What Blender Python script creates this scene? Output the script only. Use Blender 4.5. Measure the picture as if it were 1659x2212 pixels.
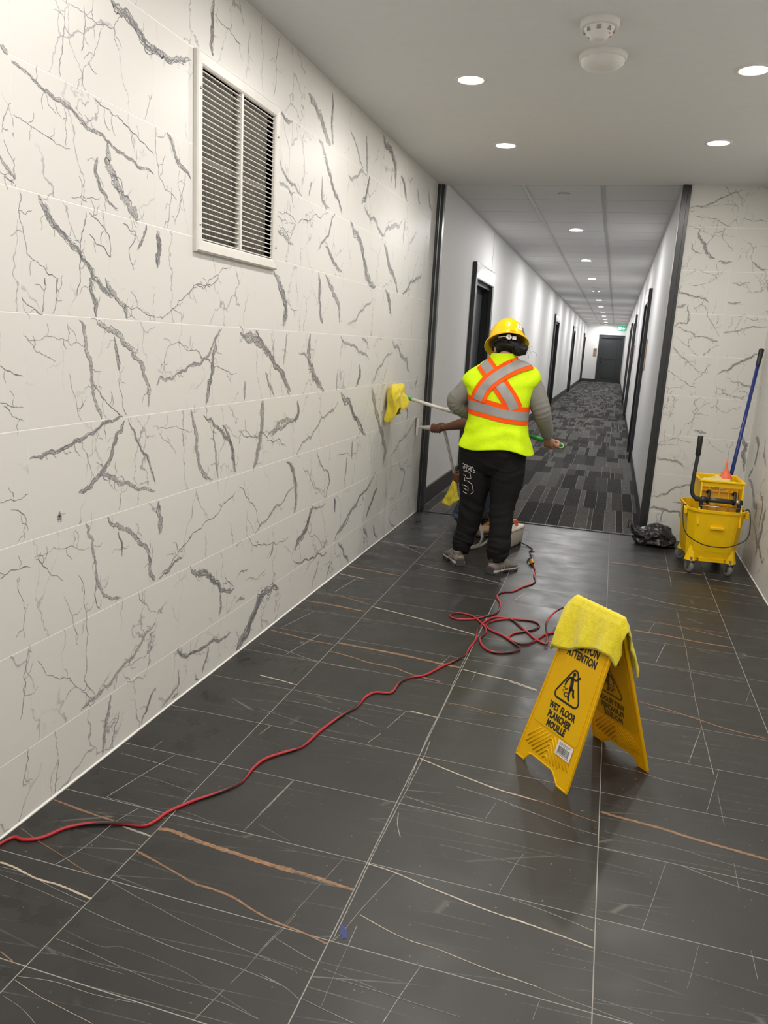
import bpy, bmesh, math, random
from mathutils import Vector, Matrix, noise
from mathutils.bvhtree import BVHTree
random.seed(7); noise.seed_set(7)
for o in list(bpy.data.objects): bpy.data.objects.remove(o, do_unlink=True)
S = bpy.context.scene
COL = S.collection

# ------------------------------------------------------------------ camera
F_PX, IW, IH = 1673.108, 1659.0, 2212.0
cam_d = bpy.data.cameras.new('camera'); cam = bpy.data.objects.new('camera', cam_d); COL.objects.link(cam)
_r = Vector((0.957924, 0.281573, 0.055665)); _d = Vector((0.113188, -0.192363, -0.974774)); _f = Vector((-0.263762, 0.940060, -0.216139))
cam.matrix_world = Matrix(((_r.x, -_d.x, -_f.x, 1.47168), (_r.y, -_d.y, -_f.y, -1.70488), (_r.z, -_d.z, -_f.z, 1.39747), (0, 0, 0, 1)))
cam_d.sensor_fit = 'VERTICAL'; cam_d.sensor_height = 36.0; cam_d.sensor_width = 27.0
cam_d.lens = F_PX * 36.0 / IH; cam_d.clip_start = 0.02; cam_d.clip_end = 200
S.camera = cam
# ------------------------------------------------------------------ world, exposure
wd = bpy.data.worlds.new('world'); S.world = wd; wd.use_nodes = True
wd.node_tree.nodes['Background'].inputs[0].default_value = (0.05, 0.05, 0.05, 1)
wd.node_tree.nodes['Background'].inputs[1].default_value = 0.2
S.view_settings.view_transform = 'Standard'; S.view_settings.look = 'None'
S.view_settings.gamma = 1.0; S.view_settings.use_curve_mapping = False
S.view_settings.exposure = 0.0
FOYER_W, HALL_W = 9.6, 27.0            # watts per downlight
WARM, COOL = (1.0, 0.955, 0.89), (1.0, 0.985, 0.965)

WALL_VEINS="213,400,2286,442,2275,485,2274,520,2261,557,2240,604,2227,654,2228,716,2238,838,2275;53,195,2207,259,2211,303,2205,349,2205,398,2213,433,2248,468,2280;54,281,2228,283,2177,274,2139,265,2112;53,212,2197,199,2146,188,2080,179,2022;23,357,2199,335,2146,306,2101,279,2079,261,2025;84,2,2003,35,1997,71,1984,109,1971,148,1961,203,1955,246,1940,323,1923,371,1912,422,1895,540,1875,609,1871;57,314,2009,374,1998,442,1987,495,1966,551,1950,610,1929;20,0,1884,64,1872,136,1860,206,1854;53,189,1951,190,1908,196,1883,190,1857;256,371,1907,369,1859,402,1817,436,1773,489,1742,517,1718;113,324,1858,318,1810,349,1768,417,1735;42,621,2013,620,1940,639,1869,703,1838,747,1818;128,688,2014,736,1961,804,1920,846,1899;63,804,1920,781,1847,735,1737;52,714,1851,685,1718;166,77,1714,105,1670,152,1637,216,1603,276,1557,323,1512,391,1481;45,10,1710,4,1662,17,1613,26,1563,84,1538,138,1511,143,1469;75,267,1705,248,1646,238,1587,217,1470;61,282,1703,330,1682,371,1653,377,1593,344,1619,280,1645;62,442,1698,507,1682,468,1624,495,1569;105,566,1712,545,1666,515,1630;83,-50,1779,-29,1756,-3,1736;51,-53,1743,-7,1723;41,-41,1833,-26,1876,-7,1906;37,-36,1818,-7,1777;190,993,2514,982,2443,970,2361,990,2339;64,994,2470,1073,2459,1142,2454,1200,2444;42,1279,2520,1261,2415,1248,2343;60,1550,2596,1512,2484,1494,2351;41,602,2106,582,2059,567,2020;60,829,1523,942,1556,1037,1602,1196,1651;211,627,1704,636,1633,625,1587;52,1539,1899,1654,1895,1757,1888,1698,1848,1579,1861;89,1549,2045,1645,2035,1746,2024;23,207,1730,268,1736,332,1751;90,-33,2026,-20,2019,-8,2015;144,275,1525,297,1467,303,1417;125,349,1532,391,1489,445,1455,455,1418;45,445,1461,531,1449,607,1427;54,89,1509,83,1453,74,1419;56,142,1513,136,1466,115,1418;56,1,1457,31,1432,77,1416;67,618,1428,711,1458,757,1491,829,1519,930,1542,1009,1571,1044,1593;34,722,1459,775,1443,775,1419;114,226,1406,252,1360,269,1299,276,1252,278,1200,297,1156,317,1117;148,302,1396,353,1383,423,1358,479,1325,537,1269,567,1210,566,1139;123,387,1362,403,1303,411,1260;55,411,1260,418,1188,445,1119;68,275,1242,311,1198,362,1152,416,1121;29,1,1359,46,1346,101,1357,152,1353,188,1334,250,1332;33,13,1350,71,1309,119,1290;48,-85,1283,-55,1269,-6,1255;27,-91,1190,-55,1179,-11,1174;30,-13,1139,-56,1161,-80,1181;100,615,1208,642,1237,721,1229,780,1252,854,1276,919,1282,986,1328,1027,1375,1069,1410;193,1027,1375,1000,1295,987,1221,968,1161,954,1121;60,792,1336,919,1295,1015,1261,1202,1236;37,664,1255,676,1314,745,1351,817,1330;207,1228,1393,1387,1375,1499,1315,1579,1252,1705,1175,1752,1115;91,4,1037,48,1032,113,1041,175,1054,231,1069,290,1087,352,1109,426,1114;138,435,1102,387,1062,367,1019,339,978,302,949,258,923,200,911;82,454,1107,492,1039,531,988,573,934,604,873;91,302,944,373,922,458,890,529,867,604,848;58,410,887,393,819;152,842,1109,875,1033,882,979,896,916,937,855,1008,823;136,934,1082,1019,1034,1108,983,1172,925,1190,832;84,1019,1034,1020,971,1036,883,1052,823;31,618,1057,708,1055,780,1042,849,1032;29,629,1044,685,1007,737,956;222,1454,1106,1459,1019,1428,903,1377,813;64,1233,1000,1443,969,1580,910,1726,877;141,1558,945,1636,971,1761,994,1838,997;81,634,537,705,558,754,593,831,623,925,644,1025,667,1115,709,1209,738;51,1233,757,1348,666,1464,535;102,1409,514,1541,553,1702,600,1854,655;100,228,813,260,750,265,674;124,333,808,406,758,484,703,557,642,578,591;90,386,750,403,662;26,4,759,84,770,161,757,242,732;195,626,806,636,740,624,684;47,-108,936,-59,931,-5,941;38,-73,910,-16,874,-29,823;123,116,868,111,853,122,841;22,177,1255,197,1193,221,1120;23,223,1067,245,1006,272,948;91,266,700,268,642,289,589,324,549,399,522;81,264,631,286,519;36,11,754,52,718,117,662;35,188,658,209,572,218,483,211,403,198,313,248,242;27,122,611,157,510,174,440;37,1,457,34,400,109,362,156,313,205,268,257,229;110,603,368,518,331,432,285,352,260,275,236,177,220;53,601,283,474,268,412,273;43,495,508,542,454,603,401;144,556,626,566,565,594,525;93,622,523,729,561,779,562;197,838,511,927,458,1030,391,1076,354,1206,312;146,1084,336,1071,230;118,740,205,779,168,873,146,959,137,1097,117,1178,120;131,989,125,960,74,931,31;297,1232,16,1319,43,1389,123,1462,187,1520,204,1688,172;93,627,22,701,39,740,51,753,120;128,701,24,752,23;126,331,205,309,138,288,78,281,17;99,599,113,547,73,501,19;57,377,125,346,81,319,16;50,-24,515,-41,469,-57,379,-75,312;52,-53,213,-64,152,-78,103;60,73,117,58,54,47,6;57,-122,736,-83,749,-11,737;24,-63,719,-49,664,-38,625,-47,545;46,420,214,472,202,515,177;56,874,31,902,11,874,54;292,1874,2475,1983,2435,2061,2395,2102,2362,2184,2331;198,2176,2563,2187,2472,2196,2398,2223,2340;221,2013,2315,2113,2263,2159,2203,2226,2151,2316,2100,2390,2037;120,1541,2130,1618,2085,1681,2057,1829,2026;68,1838,2308,1839,2202,1855,2116,1826,2062;125,2463,2245,2589,2263,2783,2314;260,2837,2313,2797,2230,2708,2140;172,2761,2134,2875,2091,3084,2043,3178,2031;221,3178,2031,3353,2114,3579,2183;123,2466,2465,2592,2406,2703,2330;248,2725,2509,2763,2431,2783,2317;354,3037,2593,3197,2546,3339,2481,3369,2345;55,1527,1887,1629,1915,1773,1902,1698,1819,1634,1851;146,1544,1856,1651,1824,1748,1801;76,1790,1898,1959,1949,2181,2010;124,2283,2020,2210,1934,2137,1870,2065,1815;175,2160,1846,2269,1790,2429,1743;370,2529,2023,2659,1968,2777,1877,2847,1774,3055,1719;322,3186,1990,3299,1902,3451,1812,3577,1723;205,3687,1722,3863,1792,4213,1901;321,1541,1665,1620,1600,1654,1554,1689,1507,1677,1445;77,1686,1550,1821,1514;234,2076,1709,2103,1637,2114,1529,2162,1462;231,2175,1712,2265,1650,2381,1586,2418,1477;111,3011,1641,2827,1565,2559,1475;399,3272,1718,3385,1647,3437,1560;265,3483,2443,3604,2381,3656,2320;288,4264,2503,4395,2378;303,3933,2451,4039,2367;137,1558,2319,1618,2297,1693,2303;150,1943,2109,1914,2041;152,2086,2162,2098,2049,2199,2033;214,3645,2211,3647,2049;156,4009,2172,3794,2068;157,1672,1527,1662,1433;173,1229,1398,1359,1372,1458,1338,1533,1296,1612,1246,1695,1186,1766,1131;107,1371,1407,1415,1361;53,1527,1399,1560,1339,1549,1277;95,1696,1403,1674,1264;353,1991,1410,1981,1321,2006,1252,2111,1172,2220,1117;93,1855,1315,1985,1280;123,2450,1406,2624,1362,2786,1315,2988,1273;132,2826,1405,2976,1341;280,2763,1118,2834,1182,2797,1249;123,3073,1123,3180,1209,3328,1270,3522,1325;54,3061,1358,3269,1405;217,3506,1400,3701,1335,3910,1276,4018,1172;204,1455,1109,1459,1041,1448,973,1409,884,1370,821;41,1230,994,1434,969,1634,897;161,1523,947,1598,966,1692,997,1793,995;241,1856,1086,1871,1017,1811,987;96,1860,816,1984,880,2136,931,2298,993,2450,1045;323,2490,1097,2620,1043,2736,944,2883,873,3008,808;373,3076,1106,3198,937,3355,793,3489,633,3438,541;157,1083,1030,1157,955,1183,882,1210,825;56,2466,733,2719,701,2880,716;246,2758,799,2746,697;130,2642,702,2642,515;238,1739,797,1851,697,1878,592,1866,515;88,2149,803,2243,706,2365,610,2308,515;64,1958,739,2083,646,2285,527;122,4376,809,3969,693,3643,584;146,3889,511,4081,397,3951,242;137,3275,516,3041,430,2879,358,2645,298,2551,249;219,3328,411,3105,230;129,1274,1200,1277,1119;124,1478,1230,1510,1180,1573,1121;139,2427,1223,2419,1108;245,4286,1144,4224,1038;181,3934,1010,4049,877,4022,816;284,2117,505,2062,447,1971,368,1882,314;113,2097,501,2312,484;69,2026,409,2199,316,2295,228;80,1341,506,1400,460,1504,445,1615,425,1802,414;130,1615,422,1571,357;81,1225,351,1347,362;45,1321,317,1452,286,1527,313;102,1867,266,2042,228,2253,205,2368,185;171,2557,199,2673,91,2791,15;235,1502,196,1429,130,1358,93,1276,28;118,1472,192,1662,190;51,1476,93,1591,11;140,2447,105,2364,17;90,2235,169,2142,32;132,3010,438,2796,359,2622,279,2482,216;179,3333,383,3104,232;295,2448,492,2483,402;81,1098,363,1213,317;116,1229,241,1310,235;230,3051,186,3158,95;220,3277,147,3396,40;154,3666,117,3880,18"
PARTITION_VEINS="87,1849,2436,1926,2461,1968,2461,2023,2488,2098,2533,2197,2569;36,1927,2458,2025,2468,2198,2484,2214,2493;31,2257,2589,2229,2543,2202,2455;172,2235,2624,2286,2621,2349,2618;71,1899,2395,1955,2381,2038,2376,2101,2347,2174,2324;61,2079,2376,2063,2322;45,1936,2342,1988,2312;46,1851,2313,1947,2309,2017,2274,2195,2259;193,1948,2303,1962,2237,2007,2171,2037,2129,2081,2106;83,1906,2211,1912,2169,1976,2134;51,1900,1984,1945,2010,1985,2024,2054,2001,2111,1979;64,2111,1979,2074,1947,1919,1929;35,2105,2088,2117,1979;143,2102,2088,2150,2080,2196,2088;111,1849,1864,1930,1849,2010,1839,2076,1798;151,1844,1757,1887,1759,1927,1780;86,1939,1780,1953,1718,1951,1642,1895,1646,1845,1605;70,1980,1744,2024,1784,2055,1773,2084,1699,2134,1638,2194,1553;83,1887,1614,1983,1587,2019,1550,2117,1543,2186,1521;50,1988,1549,1977,1491;60,2153,1721,2151,1646;44,2249,1631,2251,1700,2330,1728,2488,1686;88,2208,1586,2259,1601,2317,1610,2395,1645,2494,1643;43,2282,1941,2367,1877,2412,1885,2452,1923;86,2205,1939,2333,1949;173,2207,1804,2295,1807;61,1868,1472,1933,1405,1981,1369,2044,1360;100,2330,2088,2363,2059,2435,2037;70,2224,2378,2271,2373,2387,2363;70,2252,2188,2252,2104;48,2309,2196,2287,2105;138,2203,1293,2279,1323,2328,1373,2395,1411,2460,1449;83,2307,1244,2390,1224,2495,1214;66,1848,1300,1937,1254,2001,1215,2071,1180;65,1876,1475,1960,1394,2034,1338,2146,1293;68,2153,1362,2106,1291,2044,1200;60,1915,1165,1887,1057,1857,966;52,1967,1090,1913,989,1904,926;61,2192,1076,2138,1050,2089,985,2053,885;72,1854,714,1907,773,1988,799,2093,772;51,1895,862,1902,773;210,2106,862,2190,852;126,1846,641,1943,623,2011,620,2067,580;110,1851,327,1976,360,2086,436,2185,456;129,2019,300,2186,328;130,1853,234,1958,237,2070,231,2116,143;86,1958,237,1952,142,1903,117;58,2229,1048,2299,1010,2405,1066;215,2432,873,2477,789,2462,726,2490,587;50,2204,809,2262,752,2316,712;79,2474,920,2357,893;68,2196,1168,2304,1149,2420,1124"
RIGHT_VEINS="418,4378,856,4204,825,4221,740,4258,676;241,3997,896,3980,779,3846,726;332,4397,554,4148,509,3939,439,3941,341;241,3905,550,3737,462,3750,334;481,3629,483,3653,323,3714,151;262,3981,333,3702,234,3442,182;319,4288,655,4412,569"
COPPER_VEINS="193,372,20,411,27,499,12,604,2,683,-5,743,-9,810,-11;84,374,-85,448,-105,527,-128,583,-144,641,-147,701,-156,766,-179,827,-195,891,-203;85,8,33,92,22,166,13,236,8;27,10,-110,104,-143,194,-169,261,-191,323,-208;37,289,-492,338,-507;147,809,-9,848,-11,898,-17,936,-20,975,-23;65,890,-203,927,-209,976,-220;149,1587,579,1641,570,1710,563,1778,555,1865,537,1950,526,2056,511;44,1302,582,1378,570,1452,554,1520,532,1582,518;198,4,2743,137,2722,361,2695;206,13,2021,133,2024,363,1998;228,370,1537,517,1529,689,1520,850,1499,971,1487;129,15,1555,147,1532,257,1513,360,1507;104,376,1428,494,1403,573,1378,691,1371,759,1343,823,1325,915,1310;57,975,1126,1070,1127,1173,1109,1302,1118;109,18,2170,178,2168,350,2113;210,1593,3657,1752,3663,1952,3635,2202,3632;171,1716,2328,1878,2318,2026,2293,2197,2285;90,1727,1450,1827,1424,1942,1379,2052,1335,2191,1308;105,1760,2511,1888,2506,2041,2464,2199,2417;109,2212,3322,2385,3273,2504,3250"
CREAM_VEINS="79,68,-248,117,-252,196,-267,268,-268,326,-275,375,-282;15,375,-546,444,-562,520,-573,601,-584;69,982,676,1072,643,1193,604,1279,581,1392,565;57,980,88,1054,80,1152,57,1223,43,1313,25,1445,9;27,1019,-102,1096,-128,1158,-142,1221,-145,1283,-155,1363,-167,1463,-177;56,1375,21,1434,11,1503,1,1583,-13;122,14,2571,196,2538;87,977,1476,1084,1456,1196,1440,1314,1393;114,366,2091,546,2047,692,2006,834,1955,961,1913;87,191,1070,288,1058,368,1044;81,862,1002,975,990;75,1192,1430,1316,1385"
WHITE_VEINS="96,274,-5,371,-16;20,81,-262,163,-261,262,-281,374,-297;16,103,-287,223,-299,364,-317;13,377,-418,460,-425,549,-437,628,-446,711,-452,826,-450,915,-461;19,366,-313,428,-323,558,-340,636,-350,707,-352,797,-353,925,-365;15,380,-212,457,-233,552,-254,610,-268,691,-282,768,-296,836,-305,939,-318;9,379,-390,487,-404,543,-389,690,-402,783,-426,891,-455;15,870,-154,861,-208,852,-241,838,-299,830,-347,816,-401;18,811,-418,789,-508;29,635,395,602,99;29,267,95,241,0,232,-115,207,-207;37,207,394,174,246,143,96;26,116,453,115,398;24,147,99,267,95,371,69;29,36,331,192,321,336,310;19,25,232,212,238,371,215;15,360,121,441,114,542,89;17,372,-537,457,-522,556,-522,653,-511;9,378,-449,472,-454,588,-455;14,384,-588,441,-601,494,-622;15,912,96,893,-5,873,-106,857,-198,836,-295;27,632,393,609,186;19,1065,91,1031,-28,1013,-98,998,-169,986,-208;24,1200,-213,1176,-313,1161,-386;25,1024,-139,1024,-208;8,1024,-208,1023,-309,1026,-389;16,1271,508,1250,403;15,1382,285,1365,229,1337,98;15,1144,239,1231,240,1424,229;26,992,438,1122,412,1247,406;29,1136,550,1287,524,1399,492;16,982,-384,1079,-401,1107,-405;13,1023,-309,1106,-309,1202,-312,1313,-314;17,864,-352,931,-367,977,-388;19,851,-243,953,-274,978,-275;33,988,807,992,674,986,378,982,162,984,-26,984,-203;9,841,-304,905,-307,976,-312;9,992,-291,1123,-303;13,630,142,742,102;41,996,345,1009,288,1033,231;25,1311,512,1410,489,1505,463,1581,452;24,1366,89,1447,76,1526,59,1584,44;16,1596,478,1707,473,1808,472,1899,455,1961,449,2045,446;30,1810,393,1890,367,1960,353,2028,343;15,1770,388,1747,294,1718,176,1696,90;20,1981,997,1910,700;10,1829,87,1804,-13,1790,-65;18,1959,1202,1958,950;15,1958,839,1955,640;18,1958,459,1955,332;15,1951,113,1951,16;18,1399,-168,1471,-179,1540,-190,1583,-194,1671,-206;14,1586,-165,1672,-169,1736,-176;10,1600,-17,1710,-17,1824,-15,1965,-25;33,1587,883,1694,877,1794,849,1927,842;16,1924,1188,1881,1001;10,1472,-212,1462,-269;104,365,3011,581,2935,749,2901,968,2822;65,138,2521,106,2229;47,122,1904,56,1610;52,263,1608,206,1307;33,850,997,816,833;33,807,789,784,709;35,418,696,405,618;46,43,1383,229,1338,349,1299,564,1287;178,4,3437,359,3413;113,180,3403,356,3253;29,900,1614,871,1440;23,1041,1494,1040,1355;23,320,798,545,749,680,737;27,380,899,555,896,778,831;32,977,2618,973,2044,968,1602,974,1133,973,817,984,489;90,1589,2985,1782,2950,1910,2889,2200,2838;120,2208,3552,2561,3493;38,1875,2214,1813,1916;22,1951,1294,1882,1005;18,2198,1768,2157,1615;26,1837,2507,1798,2341;34,1977,4171,1969,3272;23,1964,2797,1966,2200,1955,1522,1959,955;40,1736,1892,1987,1869,2181,1846;31,1754,1408,1955,1391;37,1118,2708,1082,2553"
CORD="1103,3313,5;1132,3193,5;1136,3070,5;1154,2961,5;1139,2878,5;1096,2801,5;1053,2690,5;1002,2648,5;976,2584,5;983,2520,5;1008,2450,5;1020,2347,5;1010,2252,5;973,2192,5;920,2124,5;849,2085,5;807,2093,5;792,2129,5;805,2168,5;845,2182,5;905,2160,5;945,2108,5;983,2044,5;1005,1975,5;1000,1910,5;994,1858,5;1011,1794,5;1040,1743,5;1081,1716,5;1128,1726,5;1168,1760,5;1190,1798,5;1189,1826,5;1155,1870,5;1099,1942,5;1041,1985,5;1010,2016,5;994,2056,5;1000,2106,5;1041,2167,5;1090,2204,5;1161,2222,5;1219,2221,5;1251,2174,5;1235,2107,5;1181,2043,5;1139,1998,5;1124,1941,5;1142,1900,5;1179,1875,5;1215,1885,5;1244,1928,5;1267,1993,5;1292,2055,5;1327,2096,5;1376,2138,5;1417,2443,5;1372,2449,30;1336,2343,50;1308,2213,60;1292,2123,55;1293,2046,45;1305,1967,30;1313,1944,12;1305,1925,5;1285,1934,5;1248,1972,5;1207,2042,5;1154,2123,5;1115,2187,5;1071,2209,5;1018,2198,5;989,2149,5;973,2080,5;964,1996,5;970,1909,5;976,1825,5;968,1728,5;959,1623,5;926,1526,5;895,1467,5;842,1339,5;788,1289,5;761,1224,5;757,1136,5;743,1109,5;691,1092,5;668,1033,5;662,945,5;629,843,5;601,721,5;579,585,5;523,527,5;569,566,5;502,479,5;485,406,5;485,316,5;453,244,5;404,179,5;371,122,5;356,88,5;346,38,5;327,12,5;276,2,5;227,-13,5;174,-38,5;132,-76,5;112,-118,5;92,-142,5;63,-157,5;27,-163,5;14,-260,5;20,-600,5;16,-1100,5"
TAPE_A="971,1319;911,1298;847,1266;793,1229;735,1179;697,1124;676,1063"
TAPE_B="672,1296;712,1257;758,1211;804,1163;845,1117;881,1068"
TAPE_W="617,1008;672,1016;778,1021;883,1014;962,1000;999,988"
LEG_PRINT="629,618;673,614;683,575;651,574;646,587;631,595|638,555;663,557;692,540;704,491;686,474|627,526;646,524;667,518;670,495;637,506|636,484;648,477;662,476|640,575;640,555|619,664;628,660;639,636;626,631;622,645|633,658;655,656;643,622;654,621|643,652;648,628|656,648;670,655;679,622;688,619|661,623;665,642;673,625|681,650;689,651;697,627;704,630;705,617;693,617|677,650;684,631"


# ------------------------------------------------------------------ helpers
def new_bm(): return bmesh.new()
def nvec(p): return Vector((noise.noise(p), noise.noise(p+Vector((31.4, 7.7, 2.1))), noise.noise(p+Vector((5.3, 19.1, 43.7)))))
def bx(bm, x0, x1, y0, y1, z0, z1, mi=0):
    v = [bm.verts.new(c) for c in ((x0,y0,z0),(x1,y0,z0),(x1,y1,z0),(x0,y1,z0),(x0,y0,z1),(x1,y0,z1),(x1,y1,z1),(x0,y1,z1))]
    for f in ((0,3,2,1),(4,5,6,7),(0,1,5,4),(1,2,6,5),(2,3,7,6),(3,0,4,7)):
        fc = bm.faces.new([v[i] for i in f]); fc.material_index = mi
    return v
def rbx(bm, x0, x1, y0, y1, z0, z1, r=0.004, seg=2):
    t = bmesh.new(); bx(t, x0, x1, y0, y1, z0, z1)
    bmesh.ops.bevel(t, geom=list(t.edges), offset=r, segments=seg, affect='EDGES', profile=0.5)
    merge(bm, t)
def merge(bm, t, M=None):
    m = bpy.data.meshes.new('tmp'); t.to_mesh(m); t.free()
    if M is not None: m.transform(M)
    bm.from_mesh(m); bpy.data.meshes.remove(m)
def cr(pts, n):
    """Catmull-Rom through pts (lists of floats), n samples a span"""
    P = [list(p) for p in pts]; P = [[2*a-b for a, b in zip(P[0], P[1])]] + P + [[2*a-b for a, b in zip(P[-1], P[-2])]]
    out = []
    for i in range(1, len(P)-2):
        for k in range(n):
            t = k/n; a, b, c, d = P[i-1], P[i], P[i+1], P[i+2]
            out.append([0.5*((2*b[j]) + (-a[j]+c[j])*t + (2*a[j]-5*b[j]+4*c[j]-d[j])*t*t + (-a[j]+3*b[j]-3*c[j]+d[j])*t**3) for j in range(len(b))])
    out.append(P[-2]); return out
def tube(bm, pts, rad, seg=8, caps=True, uv=False, twist=0.0, flat=1.0, upv=None):
    """tube along pts; rad a number or list; flat squashes across the second axis"""
    pts = [Vector(p[:3]) for p in pts]; n = len(pts)
    R = rad if isinstance(rad, (list, tuple)) else [rad]*n
    T = [(pts[min(i+1, n-1)]-pts[max(i-1, 0)]).normalized() for i in range(n)]
    a = Vector(upv) if upv else (Vector((0,0,1)) if abs(T[0].z) < .9 else Vector((1,0,0)))
    u = (a - T[0]*a.dot(T[0])).normalized(); rings = []; L = 0; lay = bm.loops.layers.uv.verify() if uv else None; Ls = []
    for i in range(n):
        if i: L += (pts[i]-pts[i-1]).length
        Ls.append(L); u = (u - T[i]*u.dot(T[i])).normalized(); w = T[i].cross(u)
        rings.append([bm.verts.new(pts[i] + u*(R[i]*math.cos(2*math.pi*k/seg)) + w*(R[i]*flat*math.sin(2*math.pi*k/seg))) for k in range(seg)])
    for i in range(n-1):
        for k in range(seg):
            f = bm.faces.new((rings[i][k], rings[i][(k+1)%seg], rings[i+1][(k+1)%seg], rings[i+1][k])); f.smooth = True
            if uv:
                for l, (a_, b_) in zip(f.loops, ((Ls[i], k), (Ls[i], k+1), (Ls[i+1], k+1), (Ls[i+1], k))): l[lay].uv = (a_, b_/seg)
    if caps:
        bm.faces.new(rings[0][::-1]); bm.faces.new(rings[-1])
    return rings
def limb(bm, pts, n=6, seg=16, flat=1.0, upv=None):
    """rounded tapering limb; pts = (x,y,z,r)"""
    s = cr(pts, n)
    p0, p1 = Vector(s[0][:3]), Vector(s[-1][:3]); d0 = (p0-Vector(s[1][:3])).normalized(); d1 = (p1-Vector(s[-2][:3])).normalized()
    P = []; R = []
    for k in (80, 55, 30): P.append(p0+d0*s[0][3]*math.sin(math.radians(k))*.8); R.append(s[0][3]*math.cos(math.radians(k)))
    for q in s: P.append(Vector(q[:3])); R.append(q[3])
    for k in (30, 55, 80): P.append(p1+d1*s[-1][3]*math.sin(math.radians(k))*.8); R.append(s[-1][3]*math.cos(math.radians(k)))
    tube(bm, P, R, seg, flat=flat, upv=upv)
def ellip(bm, c, rx, ry, rz, M=None, seg=20, rings=12):
    t = bmesh.new(); bmesh.ops.create_uvsphere(t, u_segments=seg, v_segments=rings, radius=1)
    for f in t.faces: f.smooth = True
    X = Matrix.Translation(c) @ (M.to_4x4() if M is not None else Matrix()) @ Matrix.Diagonal((rx, ry, rz, 1))
    merge(bm, t, X)
def loft(bm, rings, caps=True, closed=True, smooth=True):
    V = [[bm.verts.new(p) for p in r] for r in rings]; n = len(V[0])
    for i in range(len(V)-1):
        for k in range(n if closed else n-1):
            f = bm.faces.new((V[i][k], V[i][(k+1)%n], V[i+1][(k+1)%n], V[i+1][k])); f.smooth = smooth
    if caps and closed: bm.faces.new(V[0][::-1]); bm.faces.new(V[-1])
    return V
def ering(c, rx, ry, n=40, e=2.0, tilt=0.0, X=Vector((1,0,0)), Y=Vector((0,1,0))):
    out = []
    for k in range(n):
        a = 2*math.pi*k/n; ca, sa = math.cos(a), math.sin(a)
        x = rx*math.copysign(abs(ca)**(2/e), ca); y = ry*math.copysign(abs(sa)**(2/e), sa)
        out.append(Vector(c)+X*x+Y*y+Vector((0,0,tilt*x)))
    return out
def lathe(bm, prof, c=(0,0,0), seg=24, M=None, caps=False):
    M = M or Matrix(); rings = [[(M @ Vector((r*math.cos(2*math.pi*k/seg), r*math.sin(2*math.pi*k/seg), z))) + Vector(c) for k in range(seg)] for r, z in prof]
    return loft(bm, rings, caps)
def prism(bm, poly, d, M):
    """polygon in local xy pushed along local z by d"""
    a = [bm.verts.new(M @ Vector((x, y, 0))) for x, y in poly]; b = [bm.verts.new(M @ Vector((x, y, d))) for x, y in poly]
    n = len(poly); bm.faces.new(a[::-1]); bm.faces.new(b)
    for i in range(n): bm.faces.new((a[i], a[(i+1)%n], b[(i+1)%n], b[i]))
WM = {}
def reg(o, parent, W):
    o.parent = parent
    if parent: o.matrix_basis = WM[parent.name].inverted() @ W
    else: o.matrix_basis = W
    WM[o.name] = W; return o
def empty(name, loc, rz=0.0, parent=None):
    o = bpy.data.objects.new(name, None); o.empty_display_size = .1; COL.objects.link(o)
    return reg(o, parent, Matrix.Translation(loc) @ Matrix.Rotation(rz, 4, 'Z'))
def ob(name, bm, mats, parent=None, W=None, local=False, smooth=None, fix=True):
    """link bm as ONE object. Verts are world coords (W None) or local to W; local=True: local to the parent"""
    me = bpy.data.meshes.new(name)
    if fix: bmesh.ops.recalc_face_normals(bm, faces=bm.faces)
    if local: W = WM[parent.name]
    if W is None:
        # put the origin at the middle of the piece
        c = Vector((0,0,0)); n = 0
        lo = Vector((1e9,)*3); hi = Vector((-1e9,)*3)
        for v in bm.verts:
            for j in range(3): lo[j] = min(lo[j], v.co[j]); hi[j] = max(hi[j], v.co[j])
        c = (lo+hi)/2; bmesh.ops.translate(bm, verts=bm.verts, vec=-c); W = Matrix.Translation(c)
    bm.to_mesh(me); bm.free()
    if smooth is not None: me.polygons.foreach_set('use_smooth', [smooth]*len(me.polygons))
    for m in (mats if isinstance(mats, (list, tuple)) else [mats]): me.materials.append(m)
    o = bpy.data.objects.new(name, me); COL.objects.link(o); return reg(o, parent, W)
def inst(o, W, parent=None):
    c = o.copy(); COL.objects.link(c); return reg(c, parent, W)
def tag(o, label=None, cat=None, group=None, kind=None):
    for k, v in (('label', label), ('category', cat), ('group', group), ('kind', kind)):
        if v: o[k] = v
    return o
def remesh(bm, voxel, it=4, name='tmp'):
    """union of overlapping closed shells as one smooth surface -> bmesh"""
    me = bpy.data.meshes.new(name); bmesh.ops.recalc_face_normals(bm, faces=bm.faces); bm.to_mesh(me); bm.free()
    o = bpy.data.objects.new(name, me); COL.objects.link(o)
    m = o.modifiers.new('r', 'REMESH'); m.mode = 'VOXEL'; m.voxel_size = voxel
    if it: s = o.modifiers.new('s', 'SMOOTH'); s.iterations = it; s.factor = .5
    dg = bpy.context.evaluated_depsgraph_get(); r = bpy.data.meshes.new_from_object(o.evaluated_get(dg))
    b = bmesh.new(); b.from_mesh(r)
    bpy.data.objects.remove(o); bpy.data.meshes.remove(me); bpy.data.meshes.remove(r)
    for f in b.faces: f.smooth = True
    return b
def bvh(bm): return BVHTree.FromBMesh(bm)
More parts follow.
